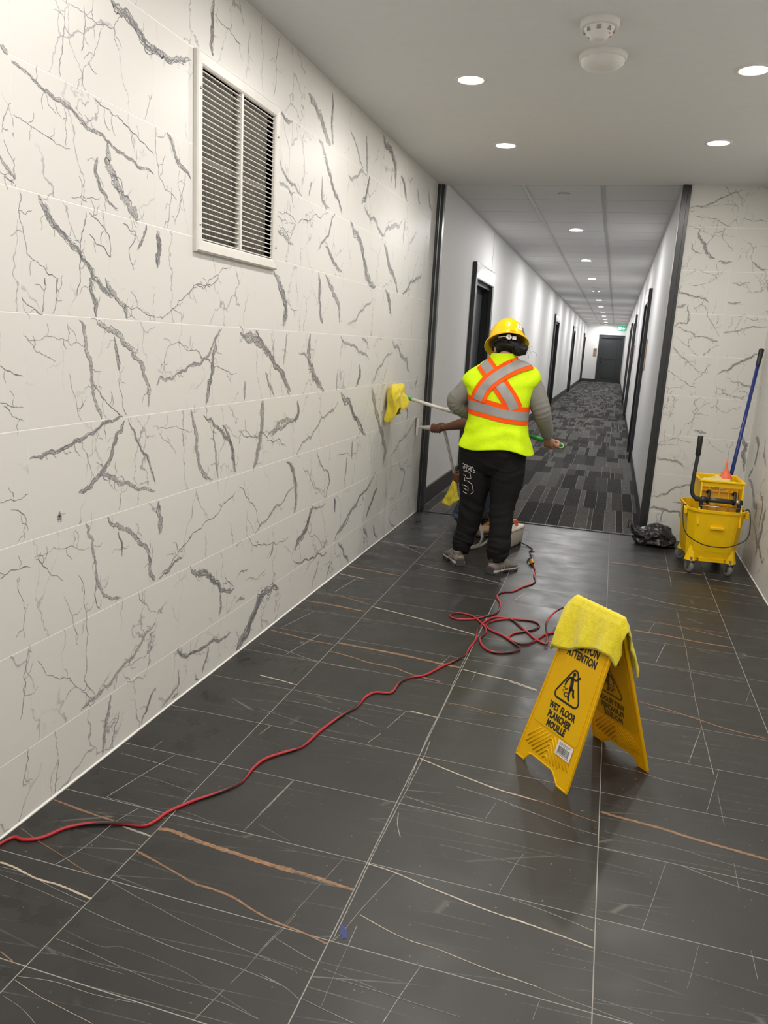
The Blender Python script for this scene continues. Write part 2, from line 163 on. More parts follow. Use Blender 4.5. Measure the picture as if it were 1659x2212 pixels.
def text_bm(s, size, bold=0.0, sx=1.0):
    cu = bpy.data.curves.new('t', 'FONT'); cu.body = s; cu.size = size; cu.align_x = 'CENTER'; cu.align_y = 'CENTER'; cu.offset = bold; cu.extrude = .0004; cu.resolution_u = 3; cu.space_character = 1.08
    o = bpy.data.objects.new('t', cu); COL.objects.link(o)
    me = bpy.data.meshes.new_from_object(o.evaluated_get(bpy.context.evaluated_depsgraph_get()))
    b = bmesh.new(); b.from_mesh(me); bpy.data.objects.remove(o); bpy.data.curves.remove(cu); bpy.data.meshes.remove(me)
    bmesh.ops.scale(b, vec=(sx, 1, 1), verts=b.verts); return b

# ------------------------------------------------------------------ materials
class N:
    def __init__(s, name):
        s.m = bpy.data.materials.new(name); s.m.use_nodes = True; s.t = s.m.node_tree; s.b = s.t.nodes['Principled BSDF']
    def n(s, typ, **kw):
        x = s.t.nodes.new(typ)
        for k, v in kw.items():
            if k.startswith('i_'):
                key = k[2:]; x.inputs[int(key) if key.isdigit() else key.replace('_', ' ')].default_value = v
            else: setattr(x, k, v)
        return x
    def l(s, a, ao, b, bi): s.t.links.new(a.outputs[ao], b.inputs[bi])
    def mix(s, fac, a, b):
        x = s.n('ShaderNodeMix', data_type='RGBA')
        for sock, v in ((0, fac), (6, a), (7, b)):
            if isinstance(v, tuple) and len(v) == 2 and not isinstance(v[0], (int, float)): s.t.links.new(v[0].outputs[v[1]], x.inputs[sock])
            else: x.inputs[sock].default_value = v if sock == 0 else tuple(v)+((1,) if len(v) == 3 else ())
        return x
    def math(s, op, a, b=0.0, c=0.0, clamp=False):
        x = s.n('ShaderNodeMath', operation=op, use_clamp=clamp)
        for i, v in enumerate((a, b, c)):
            if isinstance(v, tuple): s.t.links.new(v[0].outputs[v[1]], x.inputs[i])
            else: x.inputs[i].default_value = v
        return x
    def mr(s, v, a, b, c=0.0, d=1.0):
        x = s.n('ShaderNodeMapRange'); s.t.links.new(v[0].outputs[v[1]], x.inputs[0])
        for i, q in zip((1, 2, 3, 4), (a, b, c, d)): x.inputs[i].default_value = q
        return x
    def coord(s, rnd=0.0, scale=(1,1,1)):
        tc = s.n('ShaderNodeTexCoord'); src = (tc, 'Object')
        if rnd:
            oi = s.n('ShaderNodeObjectInfo'); v = s.n('ShaderNodeVectorMath', operation='SCALE'); s.l(oi, 'Random', v, 'Scale'); v.inputs[0].default_value = (rnd, rnd*1.7, rnd*.6)
            a = s.n('ShaderNodeVectorMath', operation='ADD'); s.l(tc, 'Object', a, 0); s.l(v, 0, a, 1); src = (a, 0)
        if scale != (1,1,1):
            mp = s.n('ShaderNodeVectorMath', operation='MULTIPLY'); s.t.links.new(src[0].outputs[src[1]], mp.inputs[0]); mp.inputs[1].default_value = scale; src = (mp, 0)
        return src
    def noise(s, co, scale, detail=3.0, rough=.5, dist=0.0):
        x = s.n('ShaderNodeTexNoise'); x.inputs['Scale'].default_value = scale; x.inputs['Detail'].default_value = detail; x.inputs['Roughness'].default_value = rough; x.inputs['Distortion'].default_value = dist
        s.t.links.new(co[0].outputs[co[1]], x.inputs['Vector']); return x
    def bump(s, h, strength=.3, dist=.002):
        x = s.n('ShaderNodeBump'); x.inputs['Strength'].default_value = strength; x.inputs['Distance'].default_value = dist
        s.t.links.new(h[0].outputs[h[1]], x.inputs['Height']); s.l(x, 0, s.b, 'Normal'); return x
    def base(s, src=None, col=None, rough=.5, metal=0.0, spec=None):
        if src: s.t.links.new(src[0].outputs[src[1]], s.b.inputs['Base Color'])
        if col: s.b.inputs['Base Color'].default_value = tuple(col)+(1,)
        s.b.inputs['Roughness'].default_value = rough; s.b.inputs['Metallic'].default_value = metal
        if spec is not None: s.b.inputs['Specular IOR Level'].default_value = spec
        return s
def simple(name, col, rough=.5, metal=0.0, var=.06, vs=20.0, bs=0.0, bscale=200.0, bd=.001, spec=None):
    """plain stuff with a little mottling and fine relief"""
    k = N(name); co = k.coord(); nz = k.noise(co, vs, 3)
    c2 = tuple(max(0, c*(1-var*2)) for c in col); mx = k.mix((nz, 0), c2, tuple(min(1, c*(1+var)) for c in col))
    k.base((mx, 2), rough=rough, metal=metal, spec=spec)
    if bs: k.bump((k.noise(co, bscale, 2), 0), bs, bd)
    return k.m
def emit(name, col, st):
    k = N(name); k.b.inputs['Base Color'].default_value = tuple(col)+(1,); k.b.inputs['Emission Color'].default_value = tuple(col)+(1,); k.b.inputs['Emission Strength'].default_value = st; return k.m

def marble():
    k = N('marble_tile'); co = k.coord(37.0)
    d = k.noise(co, 5.0, 4, .6); dv = k.n('ShaderNodeVectorMath', operation='SCALE'); k.l(d, 'Color', dv, 0); dv.inputs['Scale'].default_value = .16
    c2 = k.n('ShaderNodeVectorMath', operation='ADD'); k.t.links.new(co[0].outputs[co[1]], c2.inputs[0]); k.l(dv, 0, c2, 1)
    st = k.n('ShaderNodeVectorMath', operation='MULTIPLY'); k.l(c2, 0, st, 0); st.inputs[1].default_value = (1, 1, .55)
    v = k.n('ShaderNodeTexVoronoi', feature='DISTANCE_TO_EDGE'); v.inputs['Scale'].default_value = 4.2; k.l(st, 0, v, 'Vector')
    msk = k.mr((k.noise(co, 3.1, 2), 0), .43, .57)
    wd_ = k.mr((k.noise(co, 26, 3, .7), 0), .3, .75, .003, .022)
    e = k.n('ShaderNodeMapRange'); k.l(v, 0, e, 0); k.l(wd_, 0, e, 2); e.inputs[1].default_value = 0.0; e.inputs[3].default_value = 1; e.inputs[4].default_value = 0
    thin = k.math('MULTIPLY', (e, 0), (msk, 0))
    cloud = k.mr((k.noise(co, 2.3, 4), 0), .3, .8, 0, .22)
    b0 = k.mix((cloud, 0), (.71, .70, .672), (.65, .64, .62))
    f = k.math('MULTIPLY', (thin, 0), .85)
    b1 = k.mix((f, 0), (b0, 2), (.25, .25, .28)); k.base((b1, 2), rough=.40, spec=.38)
    return k.m
def marble_vein():
    """inlaid grey vein: frayed across (uv.y) and broken by fine cells like the print on the tile"""
    k = N('marble_vein'); uv = k.n('ShaderNodeUVMap'); sp = k.n('ShaderNodeSeparateXYZ'); k.l(uv, 0, sp, 0)
    geo = k.n('ShaderNodeNewGeometry'); co = (geo, 'Position')
    a = k.math('ABSOLUTE', (k.math('SUBTRACT', (sp, 1), .5), 0)); e = k.mr((a, 0), .02, .5, 1.0, 0.0)
    n1 = k.noise(co, 34, 6, .75); n0 = k.noise(co, 9, 3)
    dd = k.noise(co, 40, 4, .7); sc = k.n('ShaderNodeVectorMath', operation='SCALE'); k.l(dd, 'Color', sc, 0); sc.inputs['Scale'].default_value = .035
    ad = k.n('ShaderNodeVectorMath', operation='ADD'); k.l(geo, 'Position', ad, 0); k.l(sc, 0, ad, 1)
    n2 = k.n('ShaderNodeTexVoronoi', feature='DISTANCE_TO_EDGE'); n2.inputs['Scale'].default_value = 85; k.l(ad, 0, n2, 'Vector')
    s_ = k.math('ADD', (e, 0), (k.math('MULTIPLY', (k.math('SUBTRACT', (n1, 0), .5), 0), 3.4), 0))
    s2 = k.math('ADD', (s_, 0), (k.math('MULTIPLY', (k.math('SUBTRACT', (n0, 0), .5), 0), 1.6), 0))
    al = k.mr((s2, 0), .42, .56)
    cell = k.mr((n2, 0), .02, .16, 1.0, 0.0); c2 = k.math('MULTIPLY', (k.mr((n1, 0), .40, .60), 0), .55)
    f = k.math('MAXIMUM', (cell, 0), (c2, 0)); mx = k.mix((f, 0), (.56, .55, .53), (.23, .23, .245))
    k.base((mx, 2), rough=.40, spec=.38)
    tr = k.n('ShaderNodeBsdfTransparent'); ms = k.n('ShaderNodeMixShader'); k.l(al, 0, ms, 0); k.l(tr, 0, ms, 1); k.l(k.b, 0, ms, 2)
    k.l(ms, 0, k.t.nodes['Material Output'], 0); return k.m
def floor_tile():
    k = N('black_stone_tile'); geo = k.coord(23.0)
    cl = k.mr((k.noise(geo, 2.2, 5, .65), 0), .3, .75)
    b0 = k.mix((cl, 0), (.019, .0188, .0184), (.035, .034, .032))
    # hairline veins running nearly across
    mp = k.n('ShaderNodeMapping'); mp.inputs['Rotation'].default_value = (0, 0, math.radians(-5)); k.t.links.new(geo[0].outputs[geo[1]], mp.inputs[0])
    ml = k.n('ShaderNodeVectorMath', operation='MULTIPLY'); k.l(mp, 0, ml, 0); ml.inputs[1].default_value = (.8, 9.0, 1)
    v = k.n('ShaderNodeTexVoronoi', feature='DISTANCE_TO_EDGE', voronoi_dimensions='2D'); v.inputs['Scale'].default_value = 1.5; k.l(ml, 0, v, 'Vector')
    e = k.mr((v, 0), .0, .016, 1, 0); msk = k.mr((k.noise(geo, 3.0, 2), 0), .46, .7)
    f = k.math('MULTIPLY', (k.math('MULTIPLY', (e, 0), (msk, 0)), 0), .55)
    b1 = k.mix((f, 0), (b0, 2), (.30, .28, .25))
    sp = k.mr((k.noise(geo, 95, 2), 0), .73, .78); b2 = k.mix((k.math('MULTIPLY', (sp, 0), .5), 0), (b1, 2), (.35, .34, .32))
    # water near the left wall: darker and glossier
    tc = k.n('ShaderNodeNewGeometry'); sx = k.n('ShaderNodeSeparateXYZ'); k.l(tc, 'Position', sx, 0)
    wet = k.mr((k.noise((tc, 'Position'), 7, 4, .6), 0), .54, .60); near = k.mr((sx, 0), .15, .75, 1, 0)
    w = k.math('MULTIPLY', (wet, 0), (near, 0)); b3 = k.mix((k.math('MULTIPLY', (w, 0), .6), 0), (b2, 2), (.012, .012, .012))
    k.base((b3, 2)); rg = k.mr((k.noise(geo, 6, 4), 0), .3, .7, .33, .47)
    r2 = k.n('ShaderNodeMix'); k.l(w, 0, r2, 0); k.l(rg, 0, r2, 2); r2.inputs[3].default_value = .16; k.l(r2, 0, k.b, 'Roughness')
    k.bump((k.noise(geo, 60, 4), 0), .06, .002); k.b.inputs['Specular IOR Level'].default_value = .5
    return k.m
def carpet(i, col):
    k = N('carpet_%d' % i); g = k.n('ShaderNodeNewGeometry'); co = (g, 'Position')
    m_ = k.n('ShaderNodeVectorMath', operation='MULTIPLY'); k.l(g, 'Position', m_, 0); m_.inputs[1].default_value = (1, .45, 1)
    v = k.n('ShaderNodeTexVoronoi'); v.inputs['Scale'].default_value = 210; k.l(m_, 0, v, 'Vector'); a = k.mr((v, 0), .1, .7, 1, 0)
    nz = k.noise((m_, 0), 120, 2); mx = k.mix((k.math('MULTIPLY', (a, 0), (k.mr((nz, 0), .35, .65), 0)), 0), tuple(c*.40 for c in col), tuple(c*1.65 for c in col))
    k.base((mx, 2), rough=.95, spec=.1); k.bump((v, 0), .6, .003); return k.m
def terry(name, col):
    k = N(name); co = k.coord(); a = k.noise(co, 55, 4, .7); mx = k.mix((k.mr((a, 0), .3, .75), 0), tuple(c*.78 for c in col), col)
    k.base((mx, 2), rough=.9, spec=.15); k.bump((k.noise(co, 420, 3), 0), .8, .004)
    k.b.inputs['Sheen Weight'].default_value = .3; return k.m
M = {}
M['vein_line'] = simple('marble_vein_line', (.21, .21, .225), .32, var=.32, vs=22)
M['marble'] = marble(); M['vein'] = marble_vein(); M['floor'] = floor_tile()
M['grout_white'] = simple('white_grout', (.90, .89, .86), .8)
M['grout_grey'] = simple('grey_grout', (.33, .31, .28), .85)
def floor_vein(name, a, b):
    k = N(name); g = k.n('ShaderNodeNewGeometry'); co = (g, 'Position'); n1 = k.noise(co, 60, 5, .7); mx = k.mix((k.mr((n1, 0), .3, .7), 0), a, b)
    uv = k.n('ShaderNodeUVMap'); sp = k.n('ShaderNodeSeparateXYZ'); k.l(uv, 0, sp, 0); aa = k.math('ABSOLUTE', (k.math('SUBTRACT', (sp, 1), .5), 0))
    e = k.math('ADD', (k.mr((aa, 0), .1, .5, 1, 0), 0), (k.math('MULTIPLY', (k.math('SUBTRACT', (k.noise(co, 90, 4), 0), .5), 0), 1.6), 0))
    al = k.mr((e, 0), .12, .3); k.base((mx, 2), rough=.42)
    tr = k.n('ShaderNodeBsdfTransparent'); ms = k.n('ShaderNodeMixShader'); k.l(al, 0, ms, 0); k.l(tr, 0, ms, 1); k.l(k.b, 0, ms, 2); k.l(ms, 0, k.t.nodes['Material Output'], 0)
    return k.m
M['copper'] = floor_vein('copper_vein', (.12, .062, .034), (.36, .205, .11)); M['cream'] = floor_vein('cream_vein', (.30, .24, .18), (.60, .52, .42)); M['white'] = floor_vein('white_vein', (.16, .155, .145), (.42, .40, .37))
M['paint'] = simple('white_wall_paint', (.80, .795, .79), .6, bs=.05, bscale=250, var=.02)
M['ceil'] = simple('ceiling_paint', (.76, .765, .775), .8, var=.02)
M['panel'] = simple('ceiling_panel', (.82, .815, .81), .75, var=.03, bs=.15, bscale=300)
M['tbar'] = simple('white_metal_rail', (.62, .62, .61), .4)
M['black_metal'] = simple('dark_painted_metal', (.028, .031, .034), .30); M['rod'] = simple('dark_bare_metal', (.16, .165, .175), .22, .85)
M['dark_door'] = simple('charcoal_door_paint', (.030, .033, .036), .42, var=.1)
M['base_dark'] = simple('charcoal_baseboard', (.040, .041, .042), .5)
M['lip'] = simple('grey_strip', (.22, .215, .21), .4)
M['film'] = simple('film_board_painted_sheen', (.45, .44, .46), .22, var=.2, vs=28)  # header film; pale tone is the opposite wall's glancing reflection painted into the colour
M['wood'] = simple('tan_plaque', (.36, .25, .17), .5, var=.1)
M['alu'] = simple('white_aluminium', (.72, .70, .66), .38)
M['fin'] = simple('grey_fin', (.34, .34, .34), .45); M['duct'] = simple('duct_grey', (.45, .45, .45), .7)
M['plastic_white'] = simple('white_plastic', (.80, .79, .77), .4)
M['yellow'] = simple('yellow_plastic', (.96, .60, .002), .40, var=.03, spec=.35); M['yellow_in'] = simple('yellow_plastic_inner', (.80, .43, .003), .42, var=.04)
def thin_plastic():
    k = N('thin_yellow_plastic'); co = k.coord(); mx = k.mix((k.noise(co, 20, 3), 0), (.91, .55, .002), (.98, .60, .002)); k.base((mx, 2), rough=.42, spec=.35)
    tr = k.n('ShaderNodeBsdfTranslucent'); tr.inputs[0].default_value = (.95, .52, .003, 1); ms = k.n('ShaderNodeMixShader'); ms.inputs[0].default_value = .28
    k.l(k.b, 0, ms, 1); k.l(tr, 0, ms, 2); k.l(ms, 0, k.t.nodes['Material Output'], 0); return k.m
M['sign'] = thin_plastic()
M['ink'] = simple('black_ink', (.012, .012, .011), .5); M['ink_ghost'] = simple('ink_seen_through', (.20, .11, .006), .5)
M['label'] = simple('white_label', (.80, .78, .76), .5)
M['towel'] = terry('yellow_terry', (.96, .80, .035)); M['cloth2'] = terry('yellow_microfibre', (.90, .73, .05))
M['helmet'] = simple('yellow_helmet', (.95, .58, .004), .22, var=.02); M['helmet_in'] = simple('helmet_lining', (.03, .03, .03), .7)
def lime():
    k = N('lime_mesh'); co = k.coord(); v = k.n('ShaderNodeTexVoronoi'); v.inputs['Scale'].default_value = 170; k.t.links.new(co[0].outputs[co[1]], v.inputs['Vector'])
    nz = k.noise(co, 9, 3); mx = k.mix((k.math('MULTIPLY', (k.mr((v, 0), .2, .6), 0), .35), 0), (.66, .92, .006), (.48, .70, .004)); k.base((mx, 2), rough=.75, spec=.2)
    k.bump((nz, 0), .5, .02); return k.m
M['lime'] = lime()
M['orange'] = simple('orange_tape', (.95, .095, .004), .7, var=.03, spec=.15); M['silver'] = simple('silver_tape', (.27, .26, .245), .4, var=.03)
M['shirt'] = simple('grey_shirt', (.22, .21, .19), .7, bs=.1, bscale=300); M['pants'] = simple('black_trousers', (.009, .009, .009), .85, bs=.3, bscale=60, bd=.004, spec=.2)
M['pink_print'] = simple('white_print', (.62, .60, .57), .7)
M['skin'] = simple('skin', (.42, .22, .14), .5, var=.05); M['skin_dark'] = simple('brown_skin', (.16, .062, .032), .45, var=.08)
M['hair'] = simple('dark_hair', (.009, .007, .006), .5, spec=.25, var=.3, vs=70, bs=.6, bscale=90, bd=.004)
M['eye'] = simple('eye', (.7, .68, .65), .2); M['lips'] = simple('lips', (.36, .14, .11), .4)
M['shoe'] = simple('grey_suede', (.185, .175, .158), .85, bs=.2, bscale=300); M['sole_dark'] = simple('dark_rubber', (.06, .062, .064), .6); M['sole_light'] = simple('pale_midsole', (.42, .40, .37), .6); M['pinkish'] = simple('pink_heel_patch', (.42, .28, .25), .7)
M['jeans'] = simple('blue_denim', (.065, .095, .14), .8, bs=.3, bscale=200, var=.12); M['boot'] = simple('tan_leather', (.42, .26, .12), .6, var=.1); M['lace'] = simple('brown_lace', (.10, .05, .02), .8)
M['beige'] = simple('beige_plastic', (.62, .58, .51), .38, var=.02); M['handle_orange'] = simple('orange_plastic', (.85, .12, .03), .35)
M['hose'] = simple('grey_hose', (.30, .29, .275), .4); M['black_rubber'] = simple('black_rubber', (.012, .012, .012), .5)
M['green'] = simple('green_plastic', (.03, .36, .055), .35); M['lime_ring'] = simple('lime_plastic', (.25, .68, .06), .35); M['pole'] = simple('white_pole', (.68, .65, .60), .3)
M['blue'] = simple('blue_pole', (.015, .035, .20), .25); M['funnel'] = simple('coral_plastic', (.85, .17, .075), .45); M['rag'] = simple('cream_rag', (.75, .62, .25), .9)
M['steel'] = simple('steel', (.55, .54, .52), .3, 1.0); M['wheel'] = simple('grey_wheel', (.19, .185, .175), .6)
def bagm():
    k = N('black_bag'); co = k.coord(); k.base(col=(.006, .006, .006), rough=.16, spec=.7)
    v = k.noise(co, 30, 4, .6, 1.2); k.bump((v, 0), .5, .012); return k.m
M['bag'] = bagm()
def cordm():
    k = N('red_black_cord'); uv = k.n('ShaderNodeUVMap'); sp = k.n('ShaderNodeSeparateXYZ'); k.l(uv, 0, sp, 0)
    s_ = k.math('FRACT', (k.math('ADD', (sp, 1), (k.math('MULTIPLY', (sp, 0), 2.6), 0)), 0)); st = k.math('GREATER_THAN', (s_, 0), .70)
    mx = k.mix((st, 0), (.40, .020, .026), (.022, .016, .015)); k.base((mx, 2), rough=.42); return k.m
M['cord'] = cordm()
M['plug'] = simple('amber_plug', (.55, .28, .015), .3)
M['lamp_w'] = emit('lamp_lens_warm', (1, .93, .82), 14.0); M['lamp_c'] = emit('lamp_lens_neutral', (1, .98, .95), 14.0)
M['exit_green'] = emit('exit_sign_green', (.0, .48, .22), .9); M['exit_white'] = emit('exit_sign_white', (.75, 1, .92), 1.4)
# ================================================================== SETTING
ZC, ZH, YP = 2.605, 2.685, 4.58          # foyer ceiling, corridor ceiling, partition plane
HL, HR, YE = -0.01, 1.825, 37.5          # corridor walls and end
XR, YB = 2.50, -4.2                      # right wall, back wall
V0, V1, VZ0, VZ1 = 0.893, 1.497, 1.709, 2.275   # vent opening in the left wall
def struct(o): return tag(o, kind='structure')
def rect_minus(a, h):
    """rect (u0,u1,v0,v1) minus hole -> list of rects"""
    u0, u1, v0, v1 = a; U0, U1, W0, W1 = h
    if U0 >= u1 or U1 <= u0 or W0 >= v1 or W1 <= v0: return [a]
    out = []
    if U0 > u0: out.append((u0, U0, v0, v1))
    if U1 < u1: out.append((U1, u1, v0, v1))
    a0, a1 = max(u0, U0), min(u1, U1)
    if W0 > v0: out.append((a0, a1, v0, W0))
    if W1 < v1: out.append((a0, a1, W1, v1))
    return out
def parse(s):
    out = []
    for a in s.split(';'):
        v = [int(x) for x in a.split(',')]; out.append((v[0]/10000, [(v[i]/1000, v[i+1]/1000) for i in range(1, len(v), 2)]))
    return out
TW, TH, Z0 = 0.6116, 0.3010, 0.2105
ZROWS = [0.0] + [Z0 + i*TH for i in range(8)] + [ZC]
if ZROWS[-1] - ZROWS[-2] < .05: ZROWS.pop(-2)
def tiles(parent, cols, plane, hole=None, flip=1, gh=.0034, gv=.0012, t=.008):
    """rectified tiles, each its own piece; plane(u,v,depth) -> world"""
    cache = {}
    for u0, u1 in cols:
        for v0, v1 in zip(ZROWS[:-1], ZROWS[1:]):
            a = (u0+gv/2, u1-gv/2, v0+gh/2, v1-gh/2); rs = rect_minus(a, hole) if hole else [a]
            if not rs: continue
            cu, cv = (u0+u1)/2, (v0+v1)/2; C = Vector(plane(cu, cv, 0))
            key = (round(u1-u0, 4), round(v1-v0, 4)) if rs == [a] else None
            if key and key in cache: inst(cache[key], Matrix.Translation(C), parent); continue
            bm = new_bm()
            for r in rs:
                A, B = Vector(plane(r[0], r[2], -t))-C, Vector(plane(r[1], r[3], 0))-C
                bx(bm, min(A.x, B.x), max(A.x, B.x), min(A.y, B.y), max(A.y, B.y), min(A.z, B.z), max(A.z, B.z))
            o = ob('tile', bm, M['marble'], parent, Matrix.Translation(C))
            if key: cache[key] = o
# left wall: grout bed with the vent hole, tiles, printed veins
bm = new_bm()
for r in rect_minus((YB, YP+.02, 0, 2.9), (V0, V1, VZ0, VZ1)): bx(bm, -.10, -.0003, r[0], r[1], r[2], r[3])
wl = struct(ob('wall_left', bm, M['grout_white']))
tiles(wl, [(k*TW, min((k+1)*TW, YP-.005)) for k in range(-4, 8)], lambda u, v, d: (d, u, v), (V0, V1, VZ0, VZ1))
def jag(pts, amp, lv, rnd):
    """fractal midpoint displacement of a polyline"""
    P = [tuple(p) for p in pts]
    for _ in range(lv):
        Q = [P[0]]
        for a, b in zip(P[:-1], P[1:]):
            dx, dy = b[0]-a[0], b[1]-a[1]; l = math.hypot(dx, dy); k = rnd.uniform(-amp, amp); t = rnd.uniform(.35, .65)
            Q += [(a[0]+dx*t-dy*k, a[1]+dy*t+dx*k), b]
        P = Q
    return P
ZOFF = [0]
def strip(bm, pts, ws, fn, uvs=False):
    ZOFF[0] = (ZOFF[0]+1) % 40; off = ZOFF[0]*.000012; m = len(pts); prev = None; lay = bm.loops.layers.uv.verify()
    for i, p in enumerate(pts):
        a, b = pts[max(i-1, 0)], pts[min(i+1, m-1)]; dx, dy = b[0]-a[0], b[1]-a[1]; l = math.hypot(dx, dy) or 1; nx, ny = -dy/l, dx/l; w = ws[i]/2
        q = (bm.verts.new(fn(p[0]+nx*w, p[1]+ny*w, off)), bm.verts.new(fn(p[0]-nx*w, p[1]-ny*w, off)))
        if prev:
            f = bm.faces.new((prev[0], prev[1], q[1], q[0]))
            for lp, v in zip(f.loops, (0, 1, 1, 0)): lp[lay].uv = (0, v)
        prev = q
def stone_veins(parent, data, fn, hole=None, wk=1.0, seed=1):
    """printed marble veins: each traced vein becomes a bundle of jagged hairlines with links, spurs and a grey haze"""
    rnd = random.Random(seed); line, haze = new_bm(), new_bm()
    out = lambda p: hole and hole[0] < p[0] < hole[1] and hole[2] < p[1] < hole[3]
    def put(P, w, taper=True):
        run = []
        def flush():
            if len(run) > 2:
                m = len(run); ph = rnd.uniform(0, 9)
                strip(line, run, [max(.0009, w*(.45+.75*abs(noise.noise(Vector((q[0]*31+ph, q[1]*31, w*90)))*1.6))*(min(1, .25+min(i, m-1-i)*.22) if taper else 1)) for i, q in enumerate(run)], fn)
            run.clear()
        for q in P:
            if out(q): flush()
            else: run.append(q)
        flush()
    for w, pts in parse(data):
        w *= wk*.80; base = jag(pts, .15, 3, rnd); L = sum(math.dist(a, b) for a, b in zip(base[:-1], base[1:])); m = len(base)
        nrm = []
        for i in range(m):
            a, b = base[max(i-1, 0)], base[min(i+1, m-1)]; dx, dy = b[0]-a[0], b[1]-a[1]; l = math.hypot(dx, dy) or 1; nrm.append((-dy/l, dx/l))
        if w < .0065: put(jag(base, .10, 1, rnd), max(.0014, w*.62))
        else:
            n = min(7, 3+int(w/.005)); paths = []
            for k in range(n):
                ph = rnd.uniform(0, 50); P = []
                for i, q in enumerate(base):
                    o = ((k/(n-1)-.5)*1.15+.75*noise.noise(Vector((i*.36, ph, 0))))*w*min(1, .25+min(i, m-1-i)*.2); P.append((q[0]+nrm[i][0]*o, q[1]+nrm[i][1]*o))
                lo = 0 if k in (0, n//2) else rnd.randint(0, m//3); hi = m if k in (0, n//2) else m-rnd.randint(0, m//3)
                P = P[lo:hi]
                if len(P) > 2: P = jag(P, .26, 1, rnd); paths.append(P); put(P, w*rnd.uniform(.10, .28))
            for _ in range(int(L/.010)):
                A, B = rnd.choice(paths), rnd.choice(paths); i = rnd.randrange(len(A)); j = min(len(B)-1, max(0, int(i*len(B)/len(A))+rnd.randint(-3, 3)))
                if 0 < math.dist(A[i], B[j]) < w*2.2: put(jag([A[i], B[j]], .25, 2, rnd), rnd.uniform(.0012, .0032))
            run = [q for q in base if not out(q)]
            if len(run) > 3: strip(haze, run, [w*1.75*min(1, .2+min(i, len(run)-1-i)*.2)*(1+.5*noise.noise(Vector((q[0]*40, q[1]*40, 3)))) for i, q in enumerate(run)], fn)
        for _ in range(int(L/.07+rnd.random())):
            i = rnd.randrange(1, m-1) if m > 2 else 0; d = math.atan2(nrm[i][1], nrm[i][0])+rnd.uniform(-.9, .9)+(math.pi if rnd.random() < .5 else 0); l = rnd.uniform(.015, .06)
            p = base[i]; put(jag([p, (p[0]+math.cos(d)*l*.5, p[1]+math.sin(d)*l*.5), (p[0]+math.cos(d+.4)*l, p[1]+math.sin(d+.4)*l)], .2, 2, rnd), rnd.uniform(.0012, .0024))
    tag(ob('vein', haze, M['vein'], parent, fix=False), kind='stuff'); tag(ob('vein', line, M['vein_line'], parent, fix=False), kind='stuff')
def veins(parent, data, fn, mat='vein', name='vein', wk=1.0, jit=.12):
    bm = new_bm(); rnd = random.Random(4)
    for w, pts in parse(data):
        s = cr(pts, 8) if len(pts) > 2 else [(pts[0][0]+(pts[1][0]-pts[0][0])*t/12, pts[0][1]+(pts[1][1]-pts[0][1])*t/12) for t in range(13)]
        s = jag(s, .025, 1, rnd); m = len(s); ph = rnd.uniform(0, 99)
        strip(bm, s, [w*wk*(1+jit*3*noise.noise(Vector((q[0]*14, q[1]*14, ph))))*min(1, .5+min(i, m-1-i)*.25) for i, q in enumerate(s)], fn)
    return tag(ob(name, bm, M[mat], parent, fix=False), kind='stuff')
stone_veins(wl, WALL_VEINS, lambda u, v, d: (.0003+d, u, min(v, ZC-.001)), (.84, 1.54, 1.65, 2.33))
# right-hand partition with tiles
bm = new_bm(); bx(bm, 1.835, XR+.1, YP+.0003, YP+.12, 0, 2.9)
wp = struct(ob('wall_right_of_corridor', bm, M['grout_white']))
tiles(wp, [(1.862, 2.192), (2.192, XR)], lambda u, v, d: (u, YP-d, v))
stone_veins(wp, PARTITION_VEINS, lambda u, v, d: (min(max(u, 1.863), XR-.001), YP-.0003-d, min(max(v, .002), ZC-.002)), seed=2)
# right wall
bm = new_bm(); bx(bm, XR+.0003, XR+.1, YB, YP, 0, 2.9)
wr = struct(ob('wall_right', bm, M['grout_white']))
tiles(wr, [(YP-(k+1)*TW, YP-k*TW) for k in range(0, 12)], lambda u, v, d: (XR-d, u, v))
stone_veins(wr, RIGHT_VEINS, lambda u, v, d: (XR-.0003-d, min(u, YP-.01), max(v, .002)), seed=3)
bm = new_bm(); bx(bm, -.1, XR+.1, YB-.1, YB, 0, 2.9); struct(ob('wall_back', bm, M['paint']))
# floor of black stone tiles
bm = new_bm(); bx(bm, -.1, XR+.1, YB, YP-.005, -.06, -.0004)
fl = struct(ob('floor', bm, M['grout_grey']))
XS = [0.0, .3714, .9766, 1.584, 2.201, XR]; YS = [YB] + [.0935+.3005*k for k in range(-7, 15)] + [YP-.01]
cache = {}
for y0, y1 in zip(YS[:-1], YS[1:]):
    for x0, x1 in zip(XS[:-1], XS[1:]):
        if y1-y0 < .02: continue
        C = Vector(((x0+x1)/2, (y0+y1)/2, 0)); key = (round(x1-x0, 3), round(y1-y0, 3)); g = .0014
        if key in cache: inst(cache[key], Matrix.Translation(C), fl); continue
        bm = new_bm(); bx(bm, x0+g-C.x, x1-g-C.x, y0+g-C.y, y1-g-C.y, -.009, 0)
        cache[key] = ob('tile', bm, M['floor'], fl, Matrix.Translation(C))
for d_, m_ in ((COPPER_VEINS, 'copper'), (CREAM_VEINS, 'cream'), (WHITE_VEINS, 'white')):
    veins(fl, d_, lambda u, v, d: (min(max(u, .003), XR-.003), min(v, YP-.02), .0002+d), mat=m_, wk=.9 if m_ != 'white' else .8)
bm = new_bm(); bm.faces.new([bm.verts.new((1.000+.016*r_*math.cos(a)-.008*math.sin(a), -.170+.030*r_*math.sin(a), .0009)) for a, r_ in [(2*math.pi*k/14, (.55, .7, .5, .8, .6, .9, .5)[k % 7]) for k in range(14)]])
tag(ob('paint_smear', bm, simple('blue_smear', (.03, .045, .16), .5), fl), 'small blue smear beside the long joint')
